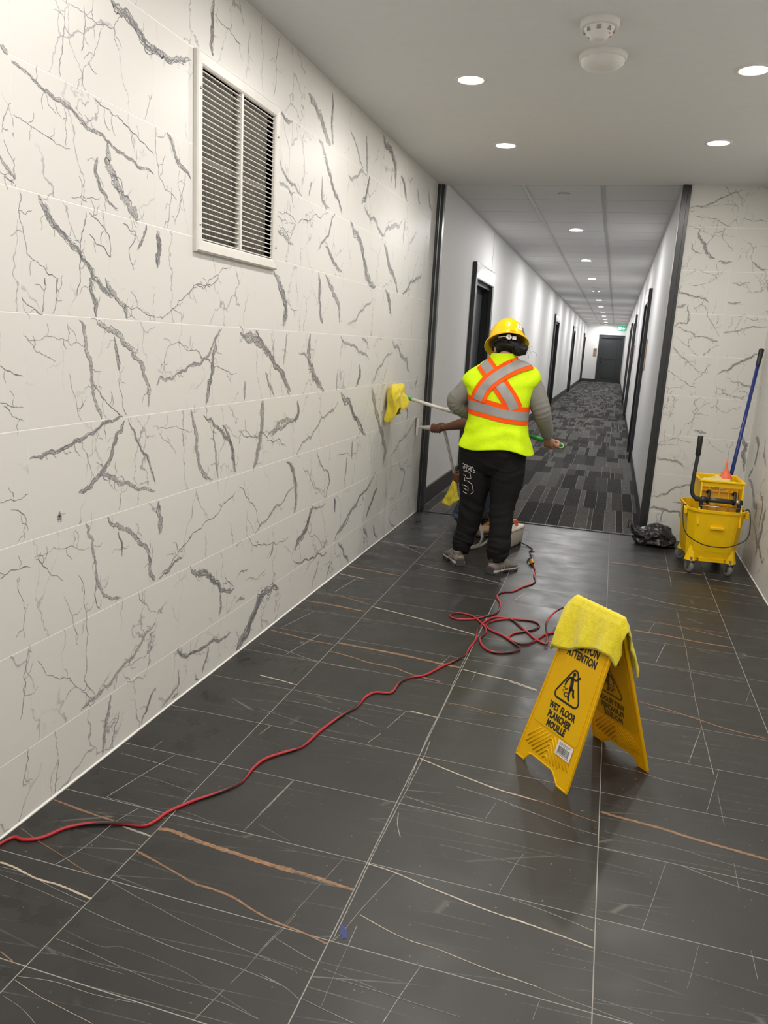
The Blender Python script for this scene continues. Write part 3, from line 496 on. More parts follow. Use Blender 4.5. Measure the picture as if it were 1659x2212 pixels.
# sealant line along the wall foot
bm = new_bm()
for s_, x in ((1, 0.0), (-1, XR)):
    ys = [YB+.2*i for i in range(int((YP-.02-YB)/.2)+1)]+[YP-.01]
    loft(bm, [[(x, y, .006+.003*random.random()), (x+s_*(.004+.004*random.random()), y, .001), (x, y, .001)] for y in ys])
struct(ob('trim_5', bm, M['grout_white']))
# ceilings
bm = new_bm(); bx(bm, -.1, XR+.1, YB, YP+.03, ZC, 2.9); ce = struct(ob('ceiling', bm, M['ceil']))
# corridor floor: carpet of laid strips
CG = [(.062, .061, .058), (.115, .111, .105), (.175, .169, .160), (.082, .080, .076), (.21, .203, .192)]
CM = [carpet(i, c) for i, c in enumerate(CG)]; M['thread'] = simple('pale_thread', (.27, .26, .24), .9)
bm = new_bm(); bx(bm, HL-.1, HR+.1, YP+.01, YE+.2, -.06, -.004); cf = struct(ob('floor', bm, simple('carpet_backing', (.02, .02, .02), .95)))
rows = [YP+.012, 5.52, 6.46]; 
while rows[-1] < YE: rows.append(rows[-1]+.94)
rows[-1] = YE
E1 = [.01, .10, .23, .33, .40, .45, .60, .715, .831, .948, 1.075, 1.175, 1.299, 1.40, 1.435, 1.536, 1.63, 1.688, 1.774, HR]
E2 = [.01, .08, .20, .30, .45, .60, .72, .827, .936, .98, 1.062, 1.159, 1.294, 1.34, 1.451, 1.548, 1.59, 1.689, 1.781, HR]
E3 = [.01, .12, .25, .33, .46, .60, .738, .841, .922, 1.025, 1.07, 1.22, 1.301, 1.416, 1.542, 1.692, 1.779, HR]
far = new_bm(); prevc = 0
for r, (y0, y1) in enumerate(zip(rows[:-1], rows[1:])):
    ed = [E1, E2, E3][r] if r < 3 else [HL]
    if r >= 3:
        while ed[-1] < HR-.05: ed.append(min(ed[-1]+random.choice((.045, .07, .1, .115, .13, .15)), HR))
        ed[-1] = HR
    for x0, x1 in zip(ed[:-1], ed[1:]):
        cuts = [y0, (y0+y1)/2+random.uniform(-.02, .02), y1] if (r >= 3 and random.random() < .55) else [y0, y1]
        for a, b in zip(cuts[:-1], cuts[1:]):
            c = random.choice([i for i in range(5) if i != prevc]); prevc = c
            thr = r < 2 or random.random() < .5
            if r < 9:
                bm = new_bm(); bx(bm, x0, x1-.0004, a, b-.0005, -.006, .0015 + random.uniform(0, .0006))
                p_ = ob('carpet_strip', bm, CM[c], cf)
                if thr:
                    bm = new_bm(); bx(bm, x0-.0018, x0+.0018, a, b-.0005, -.001, .0032); ob('thread', bm, M['thread'], p_)
            else:
                bx(far, x0, x1-.0004, a, b-.0005, -.006, .0015, c)
                if thr: bx(far, x0-.003, x0+.003, a, b, -.001, .003, 5)
tag(ob('carpet_strip', far, CM+[M['thread']], cf), kind='stuff')
# threshold strip
bm = new_bm(); rbx(bm, .05, 1.80, YP-.02, YP+.014, -.004, .006, .002); struct(ob('trim_3', bm, M['base_dark']))
# corridor ceiling: panels in a rail grid
bm = new_bm(); bx(bm, HL-.1, HR+.1, YP+.03, YE+.2, ZH+.03, ZH+.12); ch = struct(ob('ceiling', bm, M['panel']))
XG = [HL, .600, 1.222, HR]; YG = [YP+.03]; y = 5.05
while y < YE: YG.append(y); y += .619
YG.append(YE); pc = {}
for i, (y0, y1) in enumerate(zip(YG[:-1], YG[1:])):
    for x0, x1 in zip(XG[:-1], XG[1:]):
        C = Vector(((x0+x1)/2, (y0+y1)/2, ZH+.006)); key = (round(x1-x0, 3), round(y1-y0, 3))
        if key in pc: inst(pc[key], Matrix.Translation(C), ch); continue
        bm = new_bm(); hx, hy = (x1-x0)/2-.006, (y1-y0)/2-.006; bx(bm, -hx, hx, -hy, hy, -.004, .012)
        pc[key] = ob('ceiling_panel', bm, M['panel'], ch, Matrix.Translation(C))
for x in XG[1:3]:
    bm = new_bm(); bx(bm, x-.014, x+.014, YP+.03, YE, ZH-.005, ZH+.03); ob('rail', bm, M['tbar'], ch)
for i, y in enumerate(YG[1:-1]):
    bm = new_bm(); bx(bm, HL, HR, y-.008, y+.008, ZH+.014, ZH+.03); ob('cross_rail', bm, M['duct'], ch)
bm = new_bm()
for x, s_ in ((HL, 1), (HR, -1)): bx(bm, min(x, x+s_*.022), max(x, x+s_*.022), YP+.03, YE, ZH-.006, ZH+.002)
struct(ob('trim_4', bm, M['tbar']))
# corridor walls, doors, baseboards
LD = [(6.37, 7.60), (17.45, 18.80), (25.75, 27.05), (35.6, 36.9)]; RD = [(8.95, 10.25), (15.95, 17.25), (20.9, 22.2)]
nd = 0
def side(nm, x, s, doors):
    """s: direction into the corridor"""
    global nd
    bm = new_bm(); y = YP+.03; b2 = []
    o_ = lambda a, b: (min(a, b), max(a, b))
    for a, b in doors:
        bx(bm, *o_(x, x-s*.12), y, a+.02, 0, 2.9); bx(bm, *o_(x, x-s*.12), a+.02, b-.02, 2.06, 2.9); b2.append((y, a)); y = b
    bx(bm, *o_(x, x-s*.12), y, YE+.1, 0, 2.9); b2.append((y, YE))
    struct(ob('wall_'+nm, bm, M['paint']))
    bm = new_bm()
    for a, b in b2: bx(bm, *o_(x, x+s*.012), a, b, 0, .145)
    bb = struct(ob('baseboard_'+nm, bm, M['base_dark']))
    bm = new_bm()
    for a, b in b2: bx(bm, *o_(x, x+s*.014), a, b, .145, .158)
    ob('cap_strip', bm, M['lip'], bb)
    for a, b in doors:
        nd += 1; d = struct(empty('door_%d' % nd, (x, (a+b)/2, 0))); cw = .105
        for q0, q1 in ((a, a+cw), (b-cw, b)):
            bm = new_bm(); rbx(bm, *o_(x-s*.0, x+s*.042), q0, q1, 0, 2.06, .003); ob('casing', bm, M['black_metal'], d)
        bm = new_bm(); rbx(bm, *o_(x, x+s*.042), a, b, 2.06, 2.225, .003); ob('header', bm, M['black_metal'], d)
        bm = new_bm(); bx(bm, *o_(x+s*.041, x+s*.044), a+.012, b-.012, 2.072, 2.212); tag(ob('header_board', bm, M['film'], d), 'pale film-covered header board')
        for q0, q1 in ((a+.02, a+.06), (b-.06, b-.02)):
            bm = new_bm(); bx(bm, *o_(x-s*.115, x+s*.005), q0, q1, 0, 2.06); ob('jamb', bm, M['dark_door'], d)
        bm = new_bm(); bx(bm, *o_(x-s*.11, x+s*.004), a+.06, b-.06, 2.02, 2.06); ob('head_jamb', bm, M['dark_door'], d)
        bm = new_bm(); bx(bm, *o_(x-s*.115, x-s*.075), a+.06, b-.06, .008, 2.02)
        for z0, z1 in ((.22, .95), (1.10, 1.88)):
            bx(bm, *o_(x-s*.076, x-s*.066), a+.06+.14, b-.06-.14, z0, z1)
        lf = ob('leaf', bm, M['dark_door'], d)
        bm = new_bm(); X = x-s*.045; tube(bm, [(x-s*.075, b-.16, 1.0), (X, b-.16, 1.0)], .011); tube(bm, [(X, b-.16, 1.0), (X, b-.27, 1.0)], .010); ob('handle', bm, M['steel'], lf)
side('corridor_left', HL, 1, LD); side('corridor_right', HR, -1, RD)
# far end of the corridor
bm = new_bm(); bx(bm, HL-.1, .70, YE, YE+.1, 0, 2.9); bx(bm, 1.72, HR+.1, YE, YE+.1, 0, 2.9); bx(bm, .70, 1.72, YE, YE+.1, 2.12, 2.9); struct(ob('wall_far', bm, M['paint']))
bm = new_bm(); bx(bm, HL, .63, YE-.012, YE, 0, .145); bx(bm, 1.79, HR, YE-.012, YE, 0, .145); struct(ob('baseboard_far', bm, M['base_dark']))
nd += 1; d = struct(empty('door_%d' % nd, (1.21, YE, 0)))
for a, b in ((.63, .74), (1.68, 1.785)):
    bm = new_bm(); rbx(bm, a, b, YE-.04, YE, 0, 2.09, .004); ob('casing', bm, M['dark_door'], d)
bm = new_bm(); rbx(bm, .63, 1.785, YE-.045, YE, 2.09, 2.23, .004); bx(bm, .62, 1.795, YE-.06, YE, 2.215, 2.24); ob('header', bm, M['dark_door'], d)
bm = new_bm(); bx(bm, .74, 1.68, YE+.01, YE+.05, .01, 2.09); lf = ob('leaf', bm, M['dark_door'], d)
for z0, z1 in ((.2, .95), (1.1, 1.92)):
    bm = new_bm(); rbx(bm, .90, 1.52, YE-.004, YE+.012, z0, z1, .004); ob('panel', bm, M['dark_door'], lf)
for z in (1.15, 1.0):
    bm = new_bm(); lathe(bm, [(.0, -.05), (.03, -.045), (.034, -.02), (.02, 0)], (.82, YE+.005, z), 16, Matrix.Rotation(-math.pi/2, 4, 'X')); ob('lock', bm, M['black_rubber'], lf)
bm = new_bm(); bx(bm, .74, 1.68, YE-.02, YE+.01, 0, .012); ob('sill', bm, M['steel'], d)
# dark metal trims on both sides of the corridor mouth
def channel(nm, x0, x1):
    bm = new_bm(); w = x1-x0
    rbx(bm, x0, x0+w*.34, YP-.022, YP+.05, 0, ZC, .002); rbx(bm, x0+w*.62, x1, YP-.012, YP+.05, 0, ZC, .002); bx(bm, x0+.004, x1-.004, YP-.006, YP+.048, 0, ZC-.001)
    o = struct(ob(nm, bm, M['black_metal'])); bm = new_bm(); lathe(bm, [(w*.17, .002), (w*.17, ZC-.002)], (x0+w*.48, YP-.010, 0), 14); ob('channel_rod', bm, M['rod'], o); return o
channel('trim_1', -.004, .052)
bm = new_bm(); rbx(bm, 1.798, 1.836, YP-.016, YP+.05, 0, ZC, .002); rbx(bm, 1.832, 1.858, YP-.010, YP+.02, 0, ZC, .002); struct(ob('trim_2', bm, M['black_metal']))
# ------------------------------------------------------------------ lamps
def downlight(x, y, z, watts, col, lens, label, group, r=.058):
    t = empty('ceiling_downlight', (x, y, z)); tag(t, label, 'light', group)
    bm = new_bm(); lathe(bm, [(r+.018, 0), (r+.017, -.004), (r+.004, -.006), (r, -.003), (r, .002)], (0, 0, 0), 28); ob('trim_ring', bm, M['plastic_white'], t, local=True)
    bm = new_bm(); lathe(bm, [(0, -.004), (r*.6, -.0042), (r, -.003)], (0, 0, 0), 28); ob('lens', bm, lens, t, local=True)
    L = bpy.data.lights.new('downlight_lamp', 'AREA'); L.shape = 'DISK'; L.size = 2*r; L.energy = watts; L.color = col
    o = bpy.data.objects.new('lamp_bulb', L); COL.objects.link(o); reg(o, t, Matrix.Translation((x, y, z-.009)))
fy = [3.40, 2.19, .98, -.23, -1.44, -2.65]
for i, y in enumerate(fy):
    for x, sd in ((.68, 'left'), (1.897, 'right')):
        lab = {0: 'lit recessed ceiling downlight, the %s one of the pair nearest the corridor', 1: 'lit recessed ceiling downlight, the %s one of the pair level with the smoke detectors'}.get(i, ('lit recessed ceiling downlight in the %s row, ' + ['', '', 'just behind the smoke detectors', 'over the viewer', 'one step behind the viewer', 'farthest behind the viewer'][i])) % sd
        downlight(x, y, ZC, FOYER_W, WARM, M['lamp_w'], lab, 'foyer downlights')
nth = ['first', 'second', 'third', 'fourth', 'fifth', 'sixth', 'seventh', 'eighth', 'ninth', 'tenth', 'eleventh']
ly = [7.40+2.95*k for k in range(11)]; ly = [y for y in ly if y < YE-.4]
for k, y in enumerate(ly):
    downlight(.905, y, ZH-.001, HALL_W, COOL, M['lamp_c'], 'lit round downlight in the corridor ceiling, %s from the foyer' % nth[k], 'corridor downlights', r=.072)
# smoke detectors and cover plate
def detector(nm, x, y, z, r, h, label, dome):
    t = empty(nm, (x, y, z)); tag(t, label, 'smoke detector')
    bm = new_bm(); lathe(bm, [(r, 0), (r, -h*.30), (r*.93, -h*.36), (r*.80, -h*.38)], (0, 0, 0), 32); ob('base', bm, M['plastic_white'], t, local=True)
    bm = new_bm()
    lathe(bm, [(r*.80, -h*.34), (r*.74, -h*.62), (r*.5, -h*.80), (r*.42, -h), (r*.2, -h*1.04), (0, -h*1.05)] if dome else [(r*.92, -h*.32), (r*.90, -h*.6), (r*.72, -h*.85), (r*.4, -h), (0, -h*1.02)], (0, 0, 0), 32); c_ = ob('cover', bm, M['plastic_white'], t, local=True)
    if dome:
        for k in range(8):
            a = k*math.pi/4; c_x, c_y = r*.70*math.cos(a), r*.70*math.sin(a); bm = new_bm(); bx(bm, c_x-.007, c_x+.007, c_y-.007, c_y+.007, -h*.66, -h*.48); ob('vent_slot', bm, M['fin'], c_, W=WM[t.name])
    bm = new_bm(); bmesh.ops.create_icosphere(bm, subdivisions=1, radius=.003, matrix=Matrix.Translation((r*.55, -r*.3, -h*.78))); ob('indicator', bm, M['orange'], c_, W=WM[t.name])
detector('smoke_detector', 1.275, 1.60, ZC, .072, .062, 'small white domed smoke detector on the foyer ceiling, nearer the top edge', True)
detector('smoke_detector', 1.28, 1.95, ZC, .098, .055, 'larger flat white detector on the foyer ceiling, below the small domed one', False)
detector('smoke_detector', .93, 15.4, ZH, .085, .075, 'white smoke detector far along the corridor ceiling between two downlights', True)
t = tag(empty('sprinkler_cover', (.90, 5.38, ZH)), 'flat white round sprinkler cover in the first corridor ceiling panels', 'sprinkler')
bm = new_bm(); lathe(bm, [(.045, .001), (.045, -.008), (.041, -.011), (0, -.0115)], (0, 0, 0), 28); ob('cover_plate', bm, M['plastic_white'], t, local=True)
bm = new_bm(); lathe(bm, [(.05, .001), (.05, -.002), (.044, -.003)], (0, 0, 0), 28); ob('trim_ring', bm, M['fin'], t, local=True)
# ------------------------------------------------------------------ wall vent
vy0, vy1, vz0, vz1 = .852, 1.536, 1.668, 2.317
t = tag(empty('wall_vent', (0, (vy0+vy1)/2, vz0)), 'square white louvred return air vent high on the left marble wall', 'vent')
O = [(vy0, vz0), (vy1, vz0), (vy1, vz1), (vy0, vz1)]; I = [(V0, VZ0), (V1, VZ0), (V1, VZ1), (V0, VZ1)]
for k in range(4):
    j = (k+1) % 4; bm = new_bm(); a, b, c, d_ = O[k], O[j], I[j], I[k]
    def q(p, x): return (x, p[0], p[1])
    def li(p, o, f): return (p[0]+(o[0]-p[0])*f, p[1]+(o[1]-p[1])*f)
    sec = []
    for p, i_ in ((a, d_), (b, c)):
        sec.append([q(p, .0007), q(p, .014), q(li(p, i_, .15), .019), q(li(p, i_, .85), .016), q(i_, .011), q(i_, -.012), q(li(i_, p, .3), .0007)])
    loft(bm, sec, smooth=False); ob('frame_bar', bm, M['alu'], t)
ym = (V0+V1)/2+.004
bm = new_bm(); rbx(bm, -.012, .012, ym-.0075, ym+.0075, VZ0, VZ1, .0015); ob('mullion', bm, M['alu'], t)
ns = 31; sl = None
for p0, p1 in ((V0+.002, ym-.0075), (ym+.0075, V1-.002)):
    for k in range(ns):
        z = VZ0+(k+.5)*(VZ1-VZ0)/ns; C = Vector((-.004, (p0+p1)/2, z)); W_ = Matrix.Translation(C) @ Matrix.Rotation(math.radians(20), 4, 'Y')
        if sl is None or abs(sl[1]-(p1-p0)) > 1e-4:
            bm = new_bm(); h = (p1-p0)/2; bx(bm, -.010, .010, -h, h, -.0011, .0011); lathe(bm, [(.0022, -h), (.0022, h)], (.010, 0, 0), 6, Matrix.Rotation(-math.pi/2, 4, 'X'))
            sl = (ob('slat', bm, M['alu'], t, W_), p1-p0)
        else: inst(sl[0], W_, t)
nf = 14; f0 = None
for p0, p1 in ((V0, ym-.0075), (ym+.0075, V1)):
    for k in range(nf):
        y = p0+(k+.5)*(p1-p0)/nf; W_ = Matrix.Translation((-.032, y, (VZ0+VZ1)/2))
        if f0 is None: bm = new_bm(); h = (VZ1-VZ0)/2; bx(bm, -.010, .010, -.0012, .0012, -h, h); f0 = ob('fin', bm, M['alu'], t, W_)
        else: inst(f0, W_, t)
bm = new_bm(); bx(bm, -.040, -.024, V0, V1, (VZ0+VZ1)/2-.012, (VZ0+VZ1)/2+.012); ob('brace', bm, M['alu'], t)
bm = new_bm()
for a in ((V0-.01, V0, VZ0, VZ1), (V1, V1+.01, VZ0, VZ1), (V0, V1, VZ0-.01, VZ0), (V0, V1, VZ1, VZ1+.01)): bx(bm, -.062, -.012, *a)
bx(bm, -.062, -.054, V0, V1, VZ0, VZ1); ob('duct', bm, M['duct'], t)
for y, z in ((.872, 2.2), (.872, 1.76), (1.516, 2.2), (1.516, 1.76)):
    bm = new_bm(); lathe(bm, [(.0045, .0), (.0045, .0025), (0, .004)], (.0175, y, z), 10, Matrix.Rotation(math.pi/2, 4, 'Y')); ob('screw', bm, M['steel'], t)
# ------------------------------------------------------------------ room plaques and exit sign
def plaque(W_, label, cat='plaque'):
    t = reg(bpy.data.objects.new('room_plaque', None), None, W_); COL.objects.link(t); tag(t, label, cat, 'room number plaques')
    bm = new_bm(); rbx(bm, -.08, .08, -.012, 0, -.19, .19, .003); ob('plate', bm, M['wood'], t, local=True)
    bm = new_bm(); rbx(bm, -.045, .045, -.014, -.011, .06, .12, .001); ob('number_panel', bm, simple('plaque_dark', (.16, .11, .08), .5), t, local=True)
    return t
RZ = lambda a: Matrix.Rotation(a, 4, 'Z')
for k, (y, z) in enumerate(((8.52, 1.40), (15.4, 1.40), (20.45, 1.40))):
    plaque(Matrix.Translation((HR-.0, y, z)) @ RZ(-math.pi/2), 'tan room plaque on the right corridor wall, beside the %s door' % nth[k])
plaque(Matrix.Translation((HL, 7.87, 1.40)) @ RZ(math.pi/2), 'tan room plaque on the left corridor wall, partly behind the yellow hard hat')
plaque(Matrix.Translation((HL, 35.3, 1.40)) @ RZ(math.pi/2), 'tan room plaque on the left corridor wall near its far end')
plaque(Matrix.Translation((.50, YE, 1.40)), 'tan room plaque on the far end wall, left of the dark door')
t = tag(empty('exit_sign', (1.60, YE-.03, 2.565)), 'glowing green exit sign above the dark door at the corridor end', 'exit sign')
bm = new_bm(); rbx(bm, -.18, .18, -.03, .03, -.10, .10, .006); ob('housing', bm, M['exit_green'], t, local=True)
bm = new_bm(); RX = Matrix.Rotation(math.pi/2, 4, 'X')
for poly in ([(-.155, -.075), (-.02, -.075), (-.02, .075), (-.155, .075)], [(.0, -.018), (.07, -.018), (.07, -.06), (.15, 0), (.07, .06), (.07, .018), (0, .018)]):
    prism(bm, poly, .004, Matrix.Translation((0, -.029, 0)) @ RX)
ob('door_and_arrow', bm, M['exit_white'], t, local=True)
bm = new_bm()   # running figure cut in green over the lit doorway
for poly in ([(-.10, .05), (-.085, .065), (-.07, .05), (-.085, .037)], [(-.115, .03), (-.075, .035), (-.06, .0), (-.085, -.01), (-.10, .005)], [(-.085, -.005), (-.055, -.02), (-.05, -.06), (-.065, -.06), (-.072, -.03), (-.095, -.015)], [(-.10, -.0), (-.115, -.035), (-.145, -.04), (-.145, -.025), (-.125, -.02), (-.115, .01)], [(-.07, .03), (-.04, .01), (-.045, 0), (-.075, .018)]):
    prism(bm, poly, .003, Matrix.Translation((0, -.0335, 0)) @ RX)
ob('running_figure', bm, M['exit_green'], t, local=True)
# ================================================================== WET FLOOR SIGN AND TOWEL
dS = Vector((.680, -.733, 0)).normalized(); nS = Vector((.733, .680, 0)).normalized()       # along the panel / from front to back panel
AP = Vector((1.517, .859, .566)); HS = .594; SP = .181                                       # ridge, slant height, half spread
sign = tag(empty('wet_floor_sign', (AP.x, AP.y, 0)), 'yellow folding wet floor sign standing open on the dark tiles', 'sign')
def panel_M(side):
    """local x along the panel, y up the slope, z outward"""
    bot = Vector((AP.x, AP.y, 0)) + nS*(-SP if side < 0 else SP); up = (AP-bot).normalized()
    X = dS if side < 0 else -dS; Z = X.cross(up)
    return Matrix(((X.x, up.x, Z.x, bot.x), (X.y, up.y, Z.y, bot.y), (X.z, up.z, Z.z, bot.z), (0, 0, 0, 1)))
hw = lambda v: .138-.050*v
def rounded_tri(r0, s=1.0):
    # apex (0,.392) and base corners, measured from the print
    P = [Vector((.000, .396)), Vector((-.074, .254)), Vector((.074, .254))]; c = sum(P, Vector((0, 0)))/3; P = [c+(p-c)*s for p in P]; out = []
    for i in range(3):
        p, a, b = P[i], P[i-1], P[(i+1) % 3]; da = (a-p).normalized(); db = (b-p).normalized(); bis = (da+db).normalized(); half = math.acos(da.dot(db))/2
        C = p+bis*(r0/math.sin(half)); t0 = p+da*(r0/math.tan(half)); t1 = p+db*(r0/math.tan(half))
        a0 = math.atan2(*(t0-C).yx); a1 = math.atan2(*(t1-C).yx); d = (a1-a0+math.pi) % (2*math.pi)-math.pi
        out += [(C.x+r0*math.cos(a0+d*k/6), C.y+r0*math.sin(a0+d*k/6)) for k in range(7)]
    return out
def stroke(bm, pts, w, z0, z1):
    """flat printed stroke with round ends"""
    P = [Vector(p) for p in pts]; m = len(P); L = []; R_ = []
    for i in range(m):
        d = (P[min(i+1, m-1)]-P[max(i-1, 0)]).normalized(); n_ = Vector((-d.y, d.x))*w/2; L.append(P[i]+n_); R_.append(P[i]-n_)
    d0 = (P[0]-P[1]).normalized()*w*.45; d1 = (P[-1]-P[-2]).normalized()*w*.45
    poly = [P[0]+d0+(L[0]-P[0])*.5] + L + [P[-1]+d1+(L[-1]-P[-1])*.5, P[-1]+d1+(R_[-1]-P[-1])*.5] + R_[::-1] + [P[0]+d0+(R_[0]-P[0])*.5]
    for i in range(m-1):
        v = [bm.verts.new((q.x, q.y, z1)) for q in (L[i], R_[i], R_[i+1], L[i+1])]; bm.faces.new(v)
    for a, l, r, dd in ((P[0], L[0], R_[0], d0), (P[-1], L[-1], R_[-1], d1)):
        v = [bm.verts.new((q.x, q.y, z1)) for q in (l, a+dd+(l-a)*.6, a+dd+(r-a)*.6, r)]; bm.faces.new(v)
def disc(bm, c, r, z): bm.faces.new([bm.verts.new((c[0]+r*math.cos(k*math.pi/8), c[1]+r*math.sin(k*math.pi/8), z)) for k in range(16)])
def arc_wave(x0, x1, y, amp, n=2.0, sl=0): return [(x0+(x1-x0)*k/16, y+sl*k/16+amp*math.sin(k/16*n*2*math.pi)) for k in range(17)]
def print_parts(parent, Wm, ink, z, mirror=False, ghost=False):
    def fin(nm, bm):
        if mirror: bmesh.ops.scale(bm, vec=(-1, 1, 1), verts=bm.verts)
        ob(nm, bm, ink, parent, Wm, fix=False)
    bm = new_bm(); o_, i_ = rounded_tri(.019), rounded_tri(.012, .845); n = len(o_)
    vo = [bm.verts.new((x, y, z)) for x, y in o_]; vi = [bm.verts.new((x, y, z)) for x, y in i_]
    for k in range(n): bm.faces.new((vo[k], vo[(k+1) % n], vi[(k+1) % n], vi[k]))
    fin('warning_triangle', bm)
    bm = new_bm(); disc(bm, (-.002, .3565), .0078, z)
    stroke(bm, [(-.004, .342), (.002, .322), (.004, .306)], .0155, z, z)                       # trunk
    stroke(bm, [(-.006, .343), (-.018, .338), (-.025, .322), (-.026, .312)], .0075, z, z)      # back arm
    stroke(bm, [(.000, .342), (.012, .341), (.024, .350), (.026, .355)], .0075, z, z)          # front arm
    stroke(bm, [(.003, .309), (.003, .292), (.006, .276), (.012, .270)], .0095, z, z)          # standing leg
    stroke(bm, [(.004, .309), (.017, .307), (.022, .294), (.027, .288)], .0095, z, z)          # raised leg
    for j, (a, b, y) in enumerate(((-.030, -.006, .301), (-.030, -.004, .289), (-.020, .003, .279))): stroke(bm, arc_wave(a, b, y, 0.0030, 1.5, -.002), .0034, z, z)
    fin('slipping_figure', bm)
    for s_, sz, x, y, sx in (('CAUTION', .042, .004, .453, .66), ('ATTENTION', .036, .003, .418, .66), ('WET FLOOR', .031, .002, .2255, .70), ('PLANCHER', .031, .002, .1945, .70), ('MOUILL\u00c9', .031, .000, .1645, .70)):
        bm = text_bm(s_, sz, .0017, sx); bmesh.ops.translate(bm, verts=bm.verts, vec=(x, y, z-.0003)); fin('lettering', bm)
def sign_panel(side):
    Wm = panel_M(side); T = .0055
    out = [(-.137, 0), (-.092, 0), (-.072, .030), (-.062, .034), (.040, .034), (.052, .030), (.086, 0), (.138, 0), (.138, .012)] + [(hw(v), v) for v in (.2, .4, HS-.012, HS)] + [(-hw(v), v) for v in (HS, HS-.012, .4, .2)] + [(-.138, .012)]
    bm = new_bm(); prism(bm, out, -T, Matrix())
    # raised rim along both sides and round the feet
    for s_ in (-1, 1):
        rim = [(s_*(hw(v)-.004), v, .0) for v in (.01, .15, .3, .45, HS-.01)]; tube(bm, rim, .0042, 6)
        rim2 = [(s_*(hw(v)-.004), v, -T) for v in (.01, .15, .3, .45, HS-.01)]; tube(bm, rim2, .0042, 6)
    tube(bm, [(-.135, .004, -.002), (-.094, .004, -.002), (-.076, .032, -.002), (-.062, .037, -.002), (.040, .037, -.002), (.054, .032, -.002), (.088, .004, -.002), (.135, .004, -.002)], .004, 6)
    t = ob('panel', bm, M['sign'], sign, Wm, smooth=False)
    bm = new_bm(); r = .01; z0 = .147
    poly = [(-hw(z0)+.018+r, z0), (hw(z0)-.018-r, z0), (hw(z0)-.018-r*.3, z0+r*.3), (hw(z0)-.018, z0+r)] + [(hw(.52)-.016, .52)] + [(-hw(.52)+.016, .52), (-hw(z0)+.018, z0+r), (-hw(z0)+.018+r*.3, z0+r*.3)]
    prism(bm, poly, .0022, Matrix()); ob('face_plate', bm, M['sign'], t, Wm, smooth=False)
    bm = new_bm(); prism(bm, [(x*.97, y) for x, y in poly], .0018, Matrix.Translation((0, 0, -T-.0018))); ob('back_plate', bm, M['sign'], t, Wm, smooth=False)
    # chevron ribs in the lower field
    ribs = []
    for k in range(8):
        av = .066+.0205*k; u0 = max(0, (av-.136)/1.15); u1 = min(.110, (av-.052)/1.15, u0+.066)
        if u1-u0 < .008: continue
        A, E_ = (u0, av-1.15*u0), (u1, av-1.15*u1)
        if u0 == 0: ribs.append([(-E_[0], E_[1]), (-.003, A[1]-.002), (.003, A[1]-.002), E_])
        else: ribs += [[A, E_], [(-A[0], A[1]), (-E_[0], E_[1])]]
    for r_ in ribs:
        bm = new_bm(); tube(bm, [(x, y, .0004) for x, y in r_], .0026, 6); ob('rib', bm, M['sign'], t, Wm)
        bm = new_bm(); tube(bm, [(x, y, -T-.0004) for x, y in r_], .0028, 6); ob('rib', bm, M['sign'], t, Wm)
    print_parts(t, Wm, M['ink'], .0026)
    print_parts(t, Wm @ Matrix.Translation((0, 0, -T-.0022)) @ Matrix.Rotation(math.pi, 4, 'Y'), M['ink_ghost'], .0003, mirror=True)
    return t, Wm
pf, Wf = sign_panel(-1); pb, Wb = sign_panel(1)
bm = new_bm(); tube(bm, [AP+dS*-.106+Vector((0, 0, -.006)), AP+dS*.106+Vector((0, 0, -.006))], .009, 10); ob('hinge', bm, M['yellow'], sign)
# price label with bars on the front panel
lw = Wf @ Matrix.Translation((.070, .117, .0036))
bm = new_bm(); bx(bm, -.036, .036, -.0245, .0245, 0, .0006); lab = tag(ob('sticker', bm, M['label'], pf, lw), 'white bar code sticker')
bm = new_bm(); x = -.028; rnd = random.Random(3)
while x < .026: w = rnd.choice((.0006, .001, .0016)); bx(bm, x, x+w, -.016, .008, .0006, .0008); x += w+rnd.choice((.0007, .0012))
for k, yv in enumerate((.019, .0155, .0120)):
    x = -.030
    while x < .028-.006*k: w = rnd.uniform(.002, .006); bx(bm, x, x+w, yv-.0007, yv+.0007, .0006, .0008); x += w+.001
x = -.031
while x < .028: bx(bm, x, x+.0022, -.0205, -.0175, .0006, .0008); x += .0048
ob('bars', bm, M['ink'], lab, lw)
